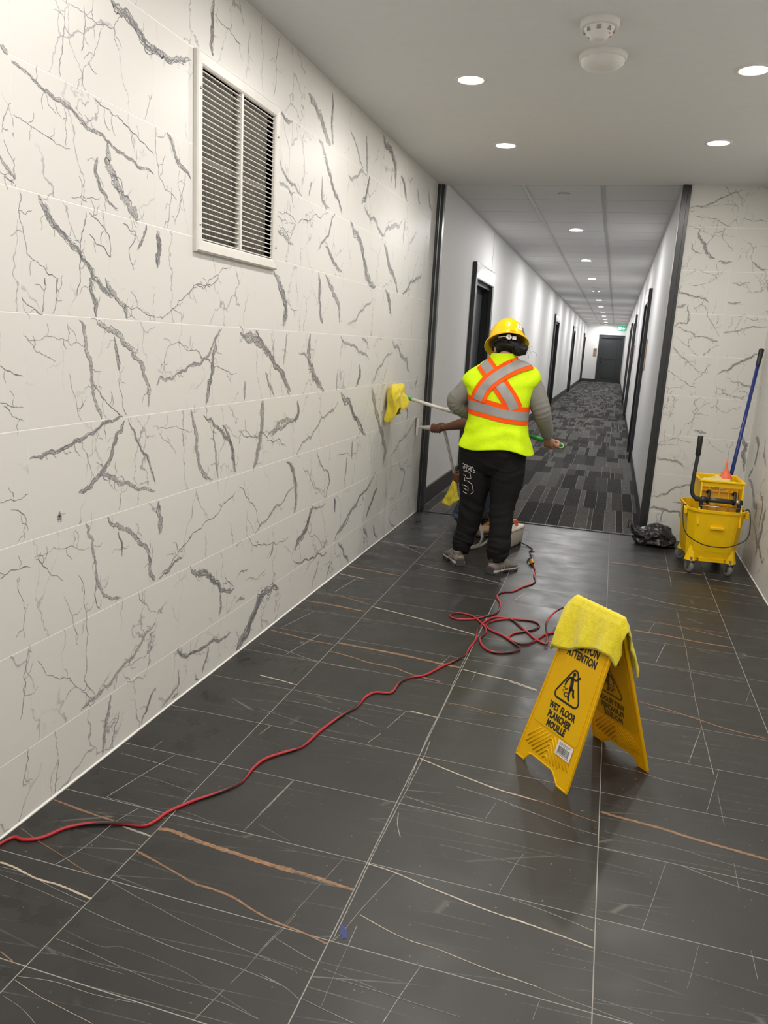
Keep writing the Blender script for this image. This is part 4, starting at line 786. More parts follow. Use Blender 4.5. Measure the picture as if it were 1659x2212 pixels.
# ---- the towel over the ridge
upF = (AP-(Vector((AP.x, AP.y, 0))-nS*SP)).normalized(); upB = (AP-(Vector((AP.x, AP.y, 0))+nS*SP)).normalized()
outF = dS.cross(upF); outB = (-dS).cross(upB)
bm = new_bm(); NU, NV = 56, 60; grid = []
for i in range(NU+1):
    fu = i/NU; row = []
    for j in range(NV+1):
        fv = j/NV
        Lf = .180-.066*fu+.010*math.sin(fu*7); Lb = .150+.045*fu
        s_ = -.150+.295*fu + .012*math.sin(fv*5)*(fu-.5)
        q = -Lf+(Lf+Lb)*fv                                    # arc length from the ridge, minus = front
        rr = .016
        if q < -rr: p = AP-upF*(-q)+outF*.010
        elif q > rr: p = AP-upB*q+outB*.010
        else:
            a = q/rr; p = AP+(outF*(1-a)*.5+outB*(1+a)*.5)*.010+Vector((0, 0, .006*(1-a*a)-abs(q)*.95))
        # folds, stronger near the hems
        e = min(1, abs(q)/.12); o_ = outF if q < 0 else outB
        fold = .0065*e*(1+math.sin(fu*19+q*10))+.006*e*noise.noise((fu*4, fv*3, .3))+.008*e*math.exp(-((fu-.10)/.05)**2)
        p = p+dS*s_+o_*(fold+.0005)
        ov = max(0, abs(s_)-hw(HS-abs(q))-.004)               # overhang past the panel edges droops
        if s_ > 0: p = p-dS*ov*.45+Vector((0, 0, -ov*1.1))-o_*ov*.55*min(1, (q/.07)**2)
        else: p = p-Vector((0, 0, ov*.75))-o_*ov*.1
        row.append(bm.verts.new(p))
    grid.append(row)
for i in range(NU):
    for j in range(NV): bm.faces.new((grid[i][j], grid[i+1][j], grid[i+1][j+1], grid[i][j+1])).smooth = True
tw = ob('towel', bm, M['towel']); so = tw.modifiers.new('thick', 'SOLIDIFY'); so.thickness = .005; so.offset = 1
tag(tw, 'yellow terry towel draped over the top of the wet floor sign', 'towel')
tw.data['n'] = 1
# stitched hem
for j in (0, NV):
    pts = [WM[tw.name] @ tw.data.vertices[i*(NV+1)+j].co for i in range(NU+1)]
    bm = new_bm(); tube(bm, pts, .0038, 6); ob('hem', bm, M['cloth2'], tw)

# ================================================================== CORDS
def P3(s): return [tuple(int(x)/1000 for x in a.split(',')) for a in s.split(';')]
cp = cr(P3(CORD), 5); bm = new_bm(); tube(bm, cp, .0052, 8, uv=True)
co_ = tag(ob('extension_cable', bm, M['cord']), 'red and black extension cord lying in loops and trailing to the left wall', 'extension cord')
pe = Vector(P3(CORD)[0]); pd = Vector((-.30, .95, 0)).normalized()
bm = new_bm(); q = pe+Vector((0, 0, .012))
lathe(bm, [(.006, -.004), (.011, 0), (.015, .012), (.0165, .030), (.0165, .052), (.014, .056), (0, .056)], q, 14, pd.to_track_quat('Z', 'Y').to_matrix().to_4x4()); ob('connector', bm, M['plug'], co_)

# ================================================================== STEAM CLEANER
sc = empty('steam_cleaner', (.862, 3.765, 0), math.radians(-17)); tag(sc, 'beige box steam cleaner with an orange handle standing behind the black trouser legs', 'steam cleaner')
bm = new_bm(); rings = []
def rr_ring(hx, hy, z, r, n=6):
    out = []
    for cx, cy, a0 in ((hx-r, hy-r, 0), (-hx+r, hy-r, 90), (-hx+r, -hy+r, 180), (hx-r, -hy+r, 270)):
        out += [(cx+r*math.cos(math.radians(a0+90*k/n)), cy+r*math.sin(math.radians(a0+90*k/n)), z) for k in range(n+1)]
    return out
loft(bm, [rr_ring(.064, .150, .008, .022), rr_ring(.068, .154, .012, .024), rr_ring(.074, .163, .118, .026), rr_ring(.074, .163, .120, .026)]); ob('body', bm, M['beige'], sc, local=True)
bm = new_bm(); loft(bm, [rr_ring(.077, .166, .121, .028), rr_ring(.078, .167, .130, .028), rr_ring(.073, .162, .139, .026), rr_ring(.066, .155, .142, .024)]); ob('lid', bm, M['beige'], sc, local=True)
bm = new_bm(); tube(bm, cr([(.034, -.035, .140), (.036, -.030, .170), (.038, -.004, .182), (.040, .036, .182), (.042, .064, .170), (.044, .070, .140)], 5), .0085, 8, flat=1.6); ob('handle', bm, M['handle_orange'], sc, local=True)
bm = new_bm(); lathe(bm, [(.018, .140), (.018, .152), (.015, .156), (0, .156)], (-0.01, .11, 0), 18); ob('filler_cap', bm, M['black_rubber'], sc, local=True)
for x in (-.05, .05):
    for y in (-.13, .13): bm = new_bm(); lathe(bm, [(.012, 0), (.012, .010)], (x, y, 0), 12, caps=True); ob('foot', bm, M['black_rubber'], sc, local=True)
bm = new_bm(); cpts = cr([(.918, 3.83, .03), (.955, 3.83, .02), (1.02, 3.80, .006), (1.06, 3.72, .006), (1.045, 3.66, .006), (1.085, 3.60, .02), (1.055, 3.60, .012), (1.072, 3.52, .006), (1.058, 3.42, .008), (1.066, 3.375, .012)], 6); tube(bm, cpts, .0042, 8); ob('mains_cord', bm, M['black_rubber'], sc)
# hose, wand and squeegee head
wand_a, wand_b = Vector((.028, 4.315, .738)), Vector((.185, 4.235, .748))
hp = [(.76, 3.63, .06), (.70, 3.56, .02), (.62, 3.50, .012), (.575, 3.49, .012), (.60, 3.55, .012), (.68, 3.60, .014), (.70, 3.68, .05), (.66, 3.80, .11), (.60, 3.92, .17), (.52, 4.02, .22), (.44, 4.09, .28), (.395, 4.13, .36), (.36, 4.16, .46), (.31, 4.19, .60), (.275, 4.205, .70), (.255, 4.21, .742), (.235, 4.215, .75)]
bm = new_bm(); tube(bm, cr(hp, 6), .0095, 10); ob('hose', bm, M['hose'], sc)
bm = new_bm(); h2 = [(p[0]+.012, p[1]-.010, p[2]+.004) for p in hp[6:]]; tube(bm, cr(h2, 6), .0045, 8); ob('signal_lead', bm, M['hose'], sc)
bm = new_bm(); 
for p in ((.66, 3.795, .108), (.685, 3.64, .03)): tube(bm, [Vector(p)+Vector((0, 0, -.006)), Vector(p)+Vector((0, 0, .006))], .013, 10)
ob('hose_tie', bm, M['black_rubber'], sc)
bm = new_bm(); limb(bm, [tuple(wand_a+Vector((.004, 0, 0)))+(.010,), tuple(wand_a.lerp(wand_b, .2))+(.012,), tuple(wand_a.lerp(wand_b, .6))+(.0185,), tuple(wand_b)+(.020,), (.25, 4.212, .748, .0170)], 5, 14); ob('wand', bm, M['pole'], sc)
bm = new_bm(); rbx(bm, .010, .030, 4.300, 4.328, .668, .806, .004); ob('squeegee_bar', bm, M['pole'], sc)
bm = new_bm(); bx(bm, .003, .010, 4.316, 4.320, .668, .806); ob('blade', bm, M['black_rubber'], sc)

# ================================================================== MOP BUCKET
mb = empty('mop_bucket', (2.215, 3.845, 0), math.radians(4)); tag(mb, 'yellow mop bucket with side press wringer on castors in the right corner', 'bucket')
def oct_ring(z, hx, hy, ch, fr=.0):
    # front (-y) bulges, chamfered corners
    return [(-hx, -hy+ch, z), (-hx+ch*.62, -hy+ch*.12, z), (-hx+ch*.95, -hy-fr*.2, z), (-hx*.4, -hy-fr*.85, z), (0, -hy-fr, z), (hx*.4, -hy-fr*.85, z), (hx-ch*.95, -hy-fr*.2, z), (hx-ch*.62, -hy+ch*.12, z), (hx, -hy+ch, z),
            (hx, hy-ch*.5, z), (hx-ch*.5, hy, z), (0, hy, z), (-hx+ch*.5, hy, z), (-hx, hy-ch*.5, z)]
bm = new_bm()
O_ = [oct_ring(.105, .150, .175, .060, .010), oct_ring(.160, .158, .182, .062, .012), oct_ring(.30, .168, .190, .064, .016), oct_ring(.418, .176, .197, .066, .018), oct_ring(.419, .184, .205, .068, .018), oct_ring(.436, .185, .206, .068, .018)]
I_ = [oct_ring(.437, .176, .197, .066, .018), oct_ring(.30, .162, .184, .064, .014), oct_ring(.115, .142, .167, .058, .008)]
V_ = loft(bm, O_+I_, caps=False, smooth=False); bm.faces.new(V_[0][::-1]); bm.faces.new(V_[-1]); ob('tub', bm, M['yellow'], mb, local=True, smooth=False)
bm = new_bm()   # skirt with arched castor pods
for sx in (-1, 1):
    for sy in (-1, 1):
        t_ = new_bm(); bmesh.ops.create_cone(t_, cap_ends=True, segments=8, radius1=.043, radius2=.014, depth=.10, matrix=Matrix.Translation((sx*.122, sy*.150, .135)) @ Matrix.Rotation(math.pi/8, 4, 'Z') @ Matrix.Diagonal((1, 1, 1, 1))); merge(bm, t_)
bx(bm, -.078, .078, -.192, .17, .088, .110); ob('skirt', bm, M['yellow'], mb, local=True, smooth=False)
bm = new_bm(); rbx(bm, -.042, .042, -.226, -.200, .312, .330, .004); ob('lift_lip', bm, M['yellow'], mb, local=True)
for s_ in (-1, 1):
    bm = new_bm(); rbx(bm, min(s_*.178, s_*.205), max(s_*.178, s_*.205), -.13, -.06, .385, .428, .004); ob('handle_bracket', bm, M['yellow'], mb, local=True)
bm = new_bm(); tube(bm, cr([(-.170, -.095, .425), (-.195, -.098, .443), (-.207, -.115, .435), (-.208, -.17, .36), (-.200, -.225, .30), (-.165, -.238, .255), (-.08, -.246, .215), (.0, -.248, .205), (.08, -.246, .213), (.165, -.238, .255), (.196, -.225, .30), (.208, -.17, .37), (.207, -.115, .432), (.195, -.098, .443), (.170, -.095, .425)], 5), .0035, 8); ob('bail_handle', bm, M['black_rubber'], mb, local=True)
for sx in (-1, 1):
    for sy in (-1, 1):
        x, y = sx*.122, sy*.172 + (-.01 if sy < 0 else .0); cw = Matrix.Translation((x, y, 0)) @ Matrix.Rotation(math.radians(-62 if sy < 0 else -35), 4, 'Z')
        bm = new_bm(); lathe(bm, [(.0, -.013), (.030, -.013), (.0375, -.009), (.038, 0), (.0375, .009), (.030, .013), (0, .013)], (-.012, 0, .038), 24, Matrix.Rotation(math.pi/2, 4, 'X')); w_ = ob('castor', bm, M['wheel'], mb, WM[mb.name] @ cw)
        bm = new_bm(); lathe(bm, [(0, -.0145), (.012, -.0145), (.012, .0145), (0, .0145)], (-.012, 0, .038), 14, Matrix.Rotation(math.pi/2, 4, 'X')); ob('hub', bm, M['black_rubber'], w_, WM[mb.name] @ cw)
        bm = new_bm()
        for s_ in (-1, 1): prism(bm, [(-.020, .032), (-.004, .032), (.014, .082), (-.016, .082)], .002, Matrix.Translation((0, s_*.017, 0)) @ Matrix.Rotation(math.pi/2, 4, 'X'))
        bx(bm, -.018, .014, -.019, .019, .080, .084); lathe(bm, [(.009, .083), (.009, .108)], (0, 0, 0), 10); ob('fork', bm, M['steel'], w_, WM[mb.name] @ cw)
# wringer
WW = WM[mb.name] @ Matrix.Translation((.010, 0, -.008))
bm = new_bm(); hx = .128
for s_ in (-1, 1):   # cheeks with hooks over the front rim
    prism(bm, [(-.205, .345), (-.185, .345), (-.165, .405), (-.155, .42), (.085, .42), (.110, .628), (-.128, .628), (-.150, .615), (-.163, .54), (-.172, .47), (-.190, .44)], .010, Matrix(((0, 0, 1, s_*hx-.005), (1, 0, 0, 0), (0, 1, 0, 0), (0, 0, 0, 1))))
bx(bm, -hx, hx, .095, .108, .50, .628); bx(bm, -hx, hx, -.140, -.130, .590, .622)
rim = [(-hx-.008, -.145, .626), (hx+.008, -.145, .626), (hx+.008, .122, .632), (-hx-.008, .122, .632), (-hx-.008, -.145, .626)]
for a, b in zip(rim[:-1], rim[1:]): tube(bm, [a, b], .008, 6)
fr_ = ob('wringer_frame', bm, M['yellow'], mb, WW, smooth=False)
bm = new_bm(); PL = Matrix.Translation((0, -.075, .50)) @ Matrix.Rotation(math.radians(-14), 4, 'X')
t_ = new_bm(); bx(t_, -.118, .118, -.006, .006, -.095, .095)
for x in (-.112, -.06, 0, .06, .112): bx(t_, x-.004, x+.004, -.020, -.005, -.095, .095)
for z in (-.04, .05, .092): bx(t_, -.118, .118, -.016, -.005, z-.004, z+.004)
merge(bm, t_, PL); ob('press_plate', bm, M['yellow_in'], mb, WW, smooth=False)
bm = new_bm(); prism(bm, [(-.02, .445), (.09, .40), (.09, .415), (-.02, .46)], .25, Matrix(((0, 0, 1, -.125), (1, 0, 0, 0), (0, 1, 0, 0), (0, 0, 0, 1)))); ob('drain_grid', bm, M['yellow_in'], mb, WW)
bm = new_bm(); tube(bm, [(-.16, -.165, .505), (.132, -.165, .505)], .0165, 14); tube(bm, [(-.125, -.165, .505), (-.095, -.165, .505)], .021, 14); ax = ob('press_shaft', bm, M['black_metal'], mb, WW)
bm = new_bm(); tube(bm, [(.088, -.165, .505), (.112, -.165, .505)], .0185, 14); ob('steel_collar', bm, M['steel'], mb, WW)
for x in (-.082, .078):
    bm = new_bm(); tube(bm, cr([(x, -.165, .485), (x, -.182, .515), (x+.006, -.160, .545), (x+.010, -.120, .562), (x+.004, -.100, .54)], 5), .0065, 8, flat=1.5); ob('cam_arm', bm, M['black_rubber'], mb, WW)
bm = new_bm(); tube(bm, [(-.128, -.186, .468), (.124, -.186, .468)], .0028, 8); ob('spring_rod', bm, M['steel'], mb, WW)
for x, h_ in ((-.122, .42), (.112, .405)):
    bm = new_bm(); rbx(bm, x-.010, x+.012, -.182, -.160, h_, .50, .004); ob('side_link', bm, M['black_rubber'], mb, WW)
hp2 = [(-.128, -.165, .505), (-.150, -.165, .507), (-.172, -.165, .522), (-.186, -.165, .553), (-.188, -.164, .60), (-.184, -.160, .70), (-.178, -.156, .80)]
bm = new_bm(); tube(bm, cr(hp2, 5), .0125, 12); hd = ob('lever', bm, M['black_metal'], mb, WW)
bm = new_bm(); lathe(bm, [(.0, .0), (.0160, 0), (.0172, .004), (.0165, .06), (.0172, .122), (.0150, .128), (0, .129)], (-.179, -.156, .79), 16); ob('grip', bm, M['black_rubber'], hd, WW)
# rag and funnel lying in the wringer, mop leaning in the corner
bm = new_bm(); t_ = new_bm(); bmesh.ops.create_icosphere(t_, subdivisions=4, radius=1)
for v in t_.verts:
    n_ = noise.fractal(v.co*2.1, 1, 2, 4); v.co *= 1+.30*n_; v.co = Vector((v.co.x*.105, v.co.y*.070, v.co.z*.052))
merge(bm, t_, Matrix.Translation((2.225, 3.845, .583)) @ RZ(math.radians(4))); rg = ob('rag', bm, M['rag'], smooth=True); tag(rg, 'crumpled pale yellow rag stuffed in the yellow mop wringer', 'rag')
fu = tag(empty('funnel', (2.270, 3.852, .622)), 'coral red funnel standing upside down on the rag in the wringer', 'funnel')
bm = new_bm(); lathe(bm, [(.040, 0), (.0405, .004), (.036, .016), (.021, .046), (.0095, .066), (.0075, .10), (.0055, .128), (.0045, .128), (.0065, .10), (.0085, .066), (.019, .046), (.034, .016), (.038, .001)], (0, 0, 0), 22); ob('cone', bm, M['funnel'], fu, W=Matrix.Translation((2.270, 3.852, .622)) @ Matrix.Rotation(math.radians(-4), 4, 'Y'))
m0, m1 = Vector((2.300, 3.945, .47)), Vector((2.459, 4.440, 1.480)); md = (m1-m0).normalized()
mp = tag(empty('mop', tuple(m0)), 'blue handled mop with a black grip leaning from the bucket into the corner', 'mop')
bm = new_bm(); tube(bm, [m0, m1-md*.10], .0125, 14); ob('handle', bm, M['blue'], mp)
bm = new_bm(); lathe(bm, [(.0135, 0), (.0150, .006), (.0165, .06), (.0185, .115), (.0180, .125), (.012, .131), (0, .132)], m1-md*.125, 16, md.to_track_quat('Z', 'Y').to_matrix().to_4x4()); ob('grip', bm, M['black_rubber'], mp)
bm = new_bm(); tube(bm, [m0-md*.01, m0+md*.05], .019, 12); ob('socket', bm, M['black_rubber'], mp)
bm = new_bm(); rnd = random.Random(5)
for k in range(26):
    a = rnd.uniform(0, 6.28); r = rnd.uniform(.01, .045); p = Vector((m0.x-.01, m0.y-.015, m0.z)); e_ = Vector((p.x+math.cos(a)*r, p.y+math.sin(a)*r*.8-.01, .425+rnd.uniform(0, .012)))
    tube(bm, cr([tuple(p), tuple(p.lerp(e_, .5)+Vector((rnd.uniform(-.01, .01), rnd.uniform(-.01, .01), .01))), tuple(e_)], 3), .0042, 5)
tag(ob('mop_strands', bm, M['rag'], mp), kind='stuff')
# ================================================================== BIN BAG
bm = new_bm(); t_ = new_bm(); bmesh.ops.create_icosphere(t_, subdivisions=6, radius=1)
def crumple(c, f):
    q = c*f+Vector((1.7, 3.1, .4)); q += nvec(c*f*.7)*.5; d = noise.voronoi(q)[0]; return min(1.0, (d[1]-d[0])*1.4)
for v in t_.verts:
    c = v.co.copy(); n1 = noise.fractal(c*1.4+Vector((3, 1, 0)), 1, 2, 2)
    k = 1+.16*n1+.16*crumple(c, 1.5)+.065*crumple(Vector((c.x*1.2, c.y, c.z*.7)), 3.4)+.022*crumple(c, 8)-.16
    x, y, z = c.x*k*.180, c.y*k*.118, c.z*k
    z = (z*.105 if z > 0 else z*.030)
    z += .034*math.exp(-((x-.02)/.09)**2)*(1 if c.z > 0 else 0)
    if x < -.10: z += (-.10-x)*.45*(1 if c.z > -.2 else .3); y *= 1-.25*min(1, (-.10-x)/.08)
    v.co = (x, y, z)
zm = min(v.co.z for v in t_.verts)
for v in t_.verts: v.co.z = max(v.co.z-zm, 0) if v.co.z-zm > .018 else (v.co.z-zm)*.15
merge(bm, t_, Matrix.Translation((1.905, 4.355, 0)) @ RZ(math.radians(-10)))
bg = ob('bin_bag', bm, M['bag'], smooth=True); tag(bg, 'crumpled black plastic bin bag on the floor beside the mop bucket', 'bag')
bm = new_bm(); gr = []
for i in range(18):
    row = []
    for j in range(10):
        a, b = i/17, j/9; row.append(bm.verts.new(Vector((1.705+.10*a, 4.36+.05*b+.012*math.sin(a*9), .070+.05*b+.030*(1-a)**2+.012*math.sin(b*6+a*11)+.008*noise.noise(Vector((a*5, b*5, 0)))))))
    gr.append(row)
for i in range(17):
    for j in range(9): bm.faces.new((gr[i][j], gr[i+1][j], gr[i+1][j+1], gr[i][j+1]))
o = ob('bag_mouth', bm, M['bag'], bg, smooth=True); o.modifiers.new('t', 'SOLIDIFY').thickness = .0012
# ================================================================== PEOPLE
def fist(bm, G, axis, W, r, side=1, fr=.0085):
    """hand closed round a rod: G on the rod, axis along it, W the wrist, r rod radius. Palm + five fingers"""
    a = axis.normalized(); b = (G-W); b = (b-a*b.dot(a)).normalized(); c = a.cross(b)*side
    K = [G+a*s+c*(r+.020)-b*.004 for s in (.030, .010, -.010, -.029)]
    # palm: from wrist to knuckles
    for s, k in zip((.024, .008, -.008, -.022), K): limb(bm, [tuple(W+a*s*.55+c*.004)+(.0175,), tuple((W*.45+k*.55)+c*.006)+(.0165,), tuple(k)+(.0125,)], 4, 10)
    for i, s in enumerate((.030, .010, -.010, -.029)):
        R_ = r+fr; L = (205, 220, 210, 185)[i]; f = (1, 1.04, 1, .86)[i]; pts = []
        for t in range(8):
            th = math.radians(38 + L*t/7); rr = R_*(1.28 if t in (1, 2) else 1.08)
            pts.append(tuple(G+a*(s*1.02)+c*(rr*math.cos(th))+b*(rr*math.sin(th)))+(fr*f*(1.06 if t in (0, 2, 4) else .98)*(1-.03*t),))
        limb(bm, [tuple(K[i])+(fr*1.1,)]+pts, 2, 8)
    th = [tuple(W+a*.022+c*.002+b*.012)+(.0135,), tuple(G+a*.042+c*(r+.010)-b*(r+.022))+(.0125,), tuple(G+a*.048-c*(r*.2)-b*(r+.012))+(.0105,), tuple(G+a*.040-c*(r+.010)-b*.004)+(.0090,)]
    limb(bm, th, 4, 10)
def head_parts(bm, C, Mh, s=1.0):
    """skull, jaw, nose, ears, lips; face looks along local +y of Mh"""
    def e(p, rx, ry, rz): ellip(bm, tuple(C+Mh @ (Vector(p)*s)), rx*s, ry*s, rz*s, Mh)
    e((0, 0, .02), .074, .094, .090); e((0, .030, -.045), .056, .060, .060); e((0, .062, -.088), .026, .022, .022)
    e((0, .090, -.012), .013, .018, .026); e((0, .103, -.030), .016, .014, .012); e((0, .084, -.060), .025, .012, .006); e((0, .083, -.069), .023, .012, .007)
    e((0, .082, .018), .050, .012, .010)
    for q in (-1, 1): e((q*.076, -.006, -.016), .008, .018, .030); e((q*.045, .062, -.03), .022, .022, .022)
def face_bits(parent, C, Mh, s=1.0):
    for q in (-1, 1):
        bm = new_bm(); ellip(bm, tuple(C+Mh @ (Vector((q*.031, .082, .0))*s)), .012*s, .009*s, .008*s, Mh, 12, 8); ey = ob('eye', bm, M['eye'], parent, smooth=True)
        bm = new_bm(); ellip(bm, tuple(C+Mh @ (Vector((q*.031, .0895, .0))*s)), .005*s, .003*s, .005*s, Mh, 10, 6); ob('iris', bm, M['hair'], ey, smooth=True)
        bm = new_bm(); tube(bm, [C+Mh @ (Vector((q*x, y, z))*s) for x, y, z in ((.014, .094, .022), (.030, .091, .027), (.046, .082, .022))], .0032*s, 6); ob('eyebrow', bm, M['hair'], parent)
    bm = new_bm(); ellip(bm, tuple(C+Mh @ (Vector((0, .090, -.0645))*s)), .022*s, .007*s, .007*s, Mh, 12, 8); ob('mouth', bm, M['lips'], parent, smooth=True)

# ---------------------------------------------------------------- the standing worker
w1 = tag(empty('person', (.775, 3.13, 0)), 'person from behind in yellow hard hat and lime vest, wiping the wall with a pole', 'person')
fv = Vector((-.33, .82, -.47)).normalized(); up = Vector((-.10, .46, .88)); up = (up-fv*up.dot(fv)).normalized(); rv = fv.cross(up)     # head frame: right, forward, up
H1 = Matrix((rv, fv, up)).transposed(); HC = Vector((.792, 3.405, 1.418))
PA, PB = Vector((.060, 3.50, 1.036)), Vector((1.160, 3.50, .793)); pa = (PB-PA).normalized()
GL = PA+pa*((.665-PA.x)/pa.x); GR = PA+pa*((1.128-PA.x)/pa.x)
WL, WR = Vector((.640, 3.425, .930)), Vector((1.108, 3.430, .838))
bm = new_bm()
head_parts(bm, HC-up*.035+fv*.0, H1, .98)
limb(bm, [(.787, 3.335, 1.27, .058), (.789, 3.355, 1.32, .052), tuple(HC-up*.09-fv*.02)+(.052,)], 5, 18)
limb(bm, [(.79, 3.21, .72, .145), (.795, 3.25, .90, .128), (.79, 3.285, 1.08, .135), (.786, 3.325, 1.20, .120)], 6, 24, flat=.72, upv=(1, 0, 0))
limb(bm, [(.61, 3.325, 1.175, .045), (.787, 3.33, 1.225, .060), (.965, 3.335, 1.205, .045)], 5, 16)
limb(bm, [(.600, 3.325, 1.165, .045), (.548, 3.31, 1.11, .047), (.503, 3.30, 1.035, .040), (.575, 3.365, .98, .038), tuple(WL)+(.026,)], 5, 16)
limb(bm, [(.972, 3.335, 1.19, .045), (1.022, 3.32, 1.11, .047), (1.060, 3.315, 1.015, .040), (1.090, 3.375, .925, .038), tuple(WR)+(.026,)], 5, 16)
fist(bm, GL, pa, WL, .0125, 1); fist(bm, GR, pa, WR, .0125, -1)
for pts in ([(.70, 3.21, .72, .105), (.692, 3.20, .60, .095), (.688, 3.19, .41, .058), (.668, 3.175, .28, .055), (.648, 3.145, .10, .034), (.645, 3.15, .06, .034)], [(.88, 3.21, .72, .105), (.887, 3.19, .60, .092), (.886, 3.145, .41, .058), (.892, 3.10, .28, .055), (.895, 3.035, .11, .034), (.896, 3.04, .06, .034)]): limb(bm, pts, 5, 18)
bm = remesh(bm, .0050, 3); b1 = ob('body', bm, M['skin'], w1)
face_bits(w1, HC-up*.035, H1, .98)
# shirt sleeves and trunk
bm = new_bm()
def creased(pts, n=9, seg=20, amp=.004, freq=95, at=None):
    s = cr(pts, n); out = []
    for i, q in enumerate(s):
        t = i/(len(s)-1); k = amp*math.sin(i*2.1)*(math.exp(-((t-(at or .5))/.16)**2)); out.append((q[0], q[1], q[2], q[3]+k))
    return out
def raw_limb(bm, s, seg=20):
    P = [Vector(q[:3]) for q in s]; tube(bm, P, [q[3] for q in s], seg)
raw_limb(bm, creased([(.650, 3.325, 1.190, .060), (.598, 3.32, 1.150, .066), (.546, 3.31, 1.085, .066), (.508, 3.302, 1.045, .060), (.525, 3.32, 1.005, .056), (.590, 3.380, .966, .050), (.632, 3.418, .935, .036)], at=.6))
raw_limb(bm, creased([(.935, 3.335, 1.212, .060), (.982, 3.335, 1.172, .067), (1.026, 3.32, 1.09, .066), (1.058, 3.315, 1.02, .060), (1.075, 3.34, .965, .054), (1.095, 3.385, .905, .046), (1.107, 3.425, .848, .036)], at=.55))
limb(bm, [(.795, 3.24, .86, .150), (.79, 3.285, 1.08, .155), (.786, 3.325, 1.19, .140)], 6, 24, flat=.70, upv=(1, 0, 0))
bm = remesh(bm, .007, 3); ob('long_sleeve_shirt', bm, M['shirt'], w1)
# trousers
bm = new_bm()
def ruck(pts, seg=22):
    s = cr(pts, 9); out = []
    for i, q in enumerate(s):
        z = q[2]; k = 0
        out.append((q[0], q[1], z, q[3]+(.004 if .09 < z < .2 else 0)))
    return out
LL = ruck([(.705, 3.215, .70, .120), (.697, 3.205, .60, .114), (.692, 3.195, .50, .098), (.690, 3.190, .41, .083), (.682, 3.182, .31, .079), (.668, 3.168, .22, .070), (.654, 3.152, .15, .062), (.648, 3.142, .10, .054), (.647, 3.140, .072, .046)])
LR = ruck([(.880, 3.205, .70, .122), (.892, 3.190, .60, .114), (.892, 3.165, .50, .096), (.890, 3.140, .41, .080), (.895, 3.105, .31, .074), (.898, 3.070, .22, .070), (.898, 3.045, .155, .066), (.897, 3.036, .10, .054), (.897, 3.036, .074, .046)])
raw_limb(bm, LL); raw_limb(bm, LR)
loft(bm, [ering(c, rx, ry, 40, 2.2) for c, rx, ry in (((.788, 3.205, .60), .17, .100), ((.790, 3.205, .66), .205, .130), ((.792, 3.210, .74), .216, .148), ((.795, 3.222, .82), .198, .142), ((.795, 3.235, .88), .180, .130))])
bm = remesh(bm, .006, 3)
bm.normal_update()
for v in bm.verts:      # cloth folds: slanting creases at the knees and stacked folds over the ankles
    x, y, z = v.co; w_ = noise.noise(Vector((x*5, y*5, z*4)))*1.5
    f = noise.noise(Vector((x*7, y*7+2, z*34+w_*2+x*9))); f2 = noise.noise(Vector((x*9+5, y*9, z*52+w_*2.5)))
    a_ = .0020+.0065*math.exp(-((z-.385)/.07)**2)+.003*math.exp(-((z-.62)/.05)**2)
    v.co += v.normal*(f*a_+f2*(.010 if z < .21 else .010*max(0, 1-(z-.21)/.08)))
bm.normal_update()
tree_p = bvh(bm); tr = ob('trousers', bm, M['pants'], w1)
def conform(tree, x, z, off, y0=2.2):
    h = tree.ray_cast(Vector((x, y0, z)), Vector((0, 1, 0)))
    return (h[0]+h[1].normalized()*off) if h[0] is not None else None
bm = new_bm()
for st in LEG_PRINT.split('|'):
    pts = [conform(tree_p, *(int(q)/1000 for q in a.split(',')), .0012) for a in st.split(';')]; full = []
    raw = [tuple(int(q)/1000 for q in a.split(',')) for a in st.split(';')]
    for a, b in zip(raw[:-1], raw[1:]):
        for k in range(5): full.append((a[0]+(b[0]-a[0])*k/5, a[1]+(b[1]-a[1])*k/5))
    full.append(raw[-1]); P = [conform(tree_p, x, z, .0012) for x, z in full]; P = [p for p in P if p is not None]
    if len(P) > 2: tube(bm, P, .0017, 6)
ob('leg_print', bm, M['pink_print'], tr)
# lime vest
bm = new_bm(); RG = [(.768, .803, 3.215, .236, .170), (.80, .801, 3.222, .226, .166), (.86, .799, 3.236, .208, .155), (.93, .797, 3.252, .192, .143), (1.00, .795, 3.267, .189, .137), (1.08, .792, 3.283, .199, .135), (1.135, .789, 3.300, .216, .131), (1.165, .788, 3.308, .238, .126), (1.195, .787, 3.316, .249, .116), (1.232, .786, 3.325, .236, .104), (1.262, .785, 3.332, .205, .094), (1.290, .785, 3.338, .158, .084), (1.318, .786, 3.344, .104, .074), (1.342, .787, 3.350, .084, .068), (1.358, .788, 3.354, .080, .066)]
RG = [tuple(q) for q in cr([list(q) for q in RG], 4)]
rings = []
for i, (z, cx, cy, rx, ry) in enumerate(RG):
    t = max(0, (z-1.0)/.26); ring = ering((cx, cy, z), rx, ry, 72, 2.35, tilt=.10*min(1, t)*(1 if z < 1.3 else .4))
    hemw = max(0, 1-(z-.768)/.16)
    for k, v in enumerate(ring):
        a = 2*math.pi*k/72; n_ = noise.noise(Vector((math.cos(a)*2.2, math.sin(a)*2.2, z*5)))
        d = Vector((math.cos(a), math.sin(a), 0)); v += d*(.010*hemw*math.sin(a*7+1)+.006*n_+.0045*math.sin(z*62+3.0*math.sin(a*2+.5)+2*n_)*max(0, 1-abs(z-.87)/.1)+.003*math.sin(a*9+z*30)*max(0, 1-abs(z-1.12)/.12)); v.z += .010*hemw*math.sin(a*4+.6)-.030*hemw*max(0, math.cos(a))**6
    rings.append(ring)
loft(bm, rings, caps=False)
bmesh.ops.recalc_face_normals(bm, faces=bm.faces); tree_v = bvh(bm); vest = ob('vest', bm, M['lime'], w1, fix=False)
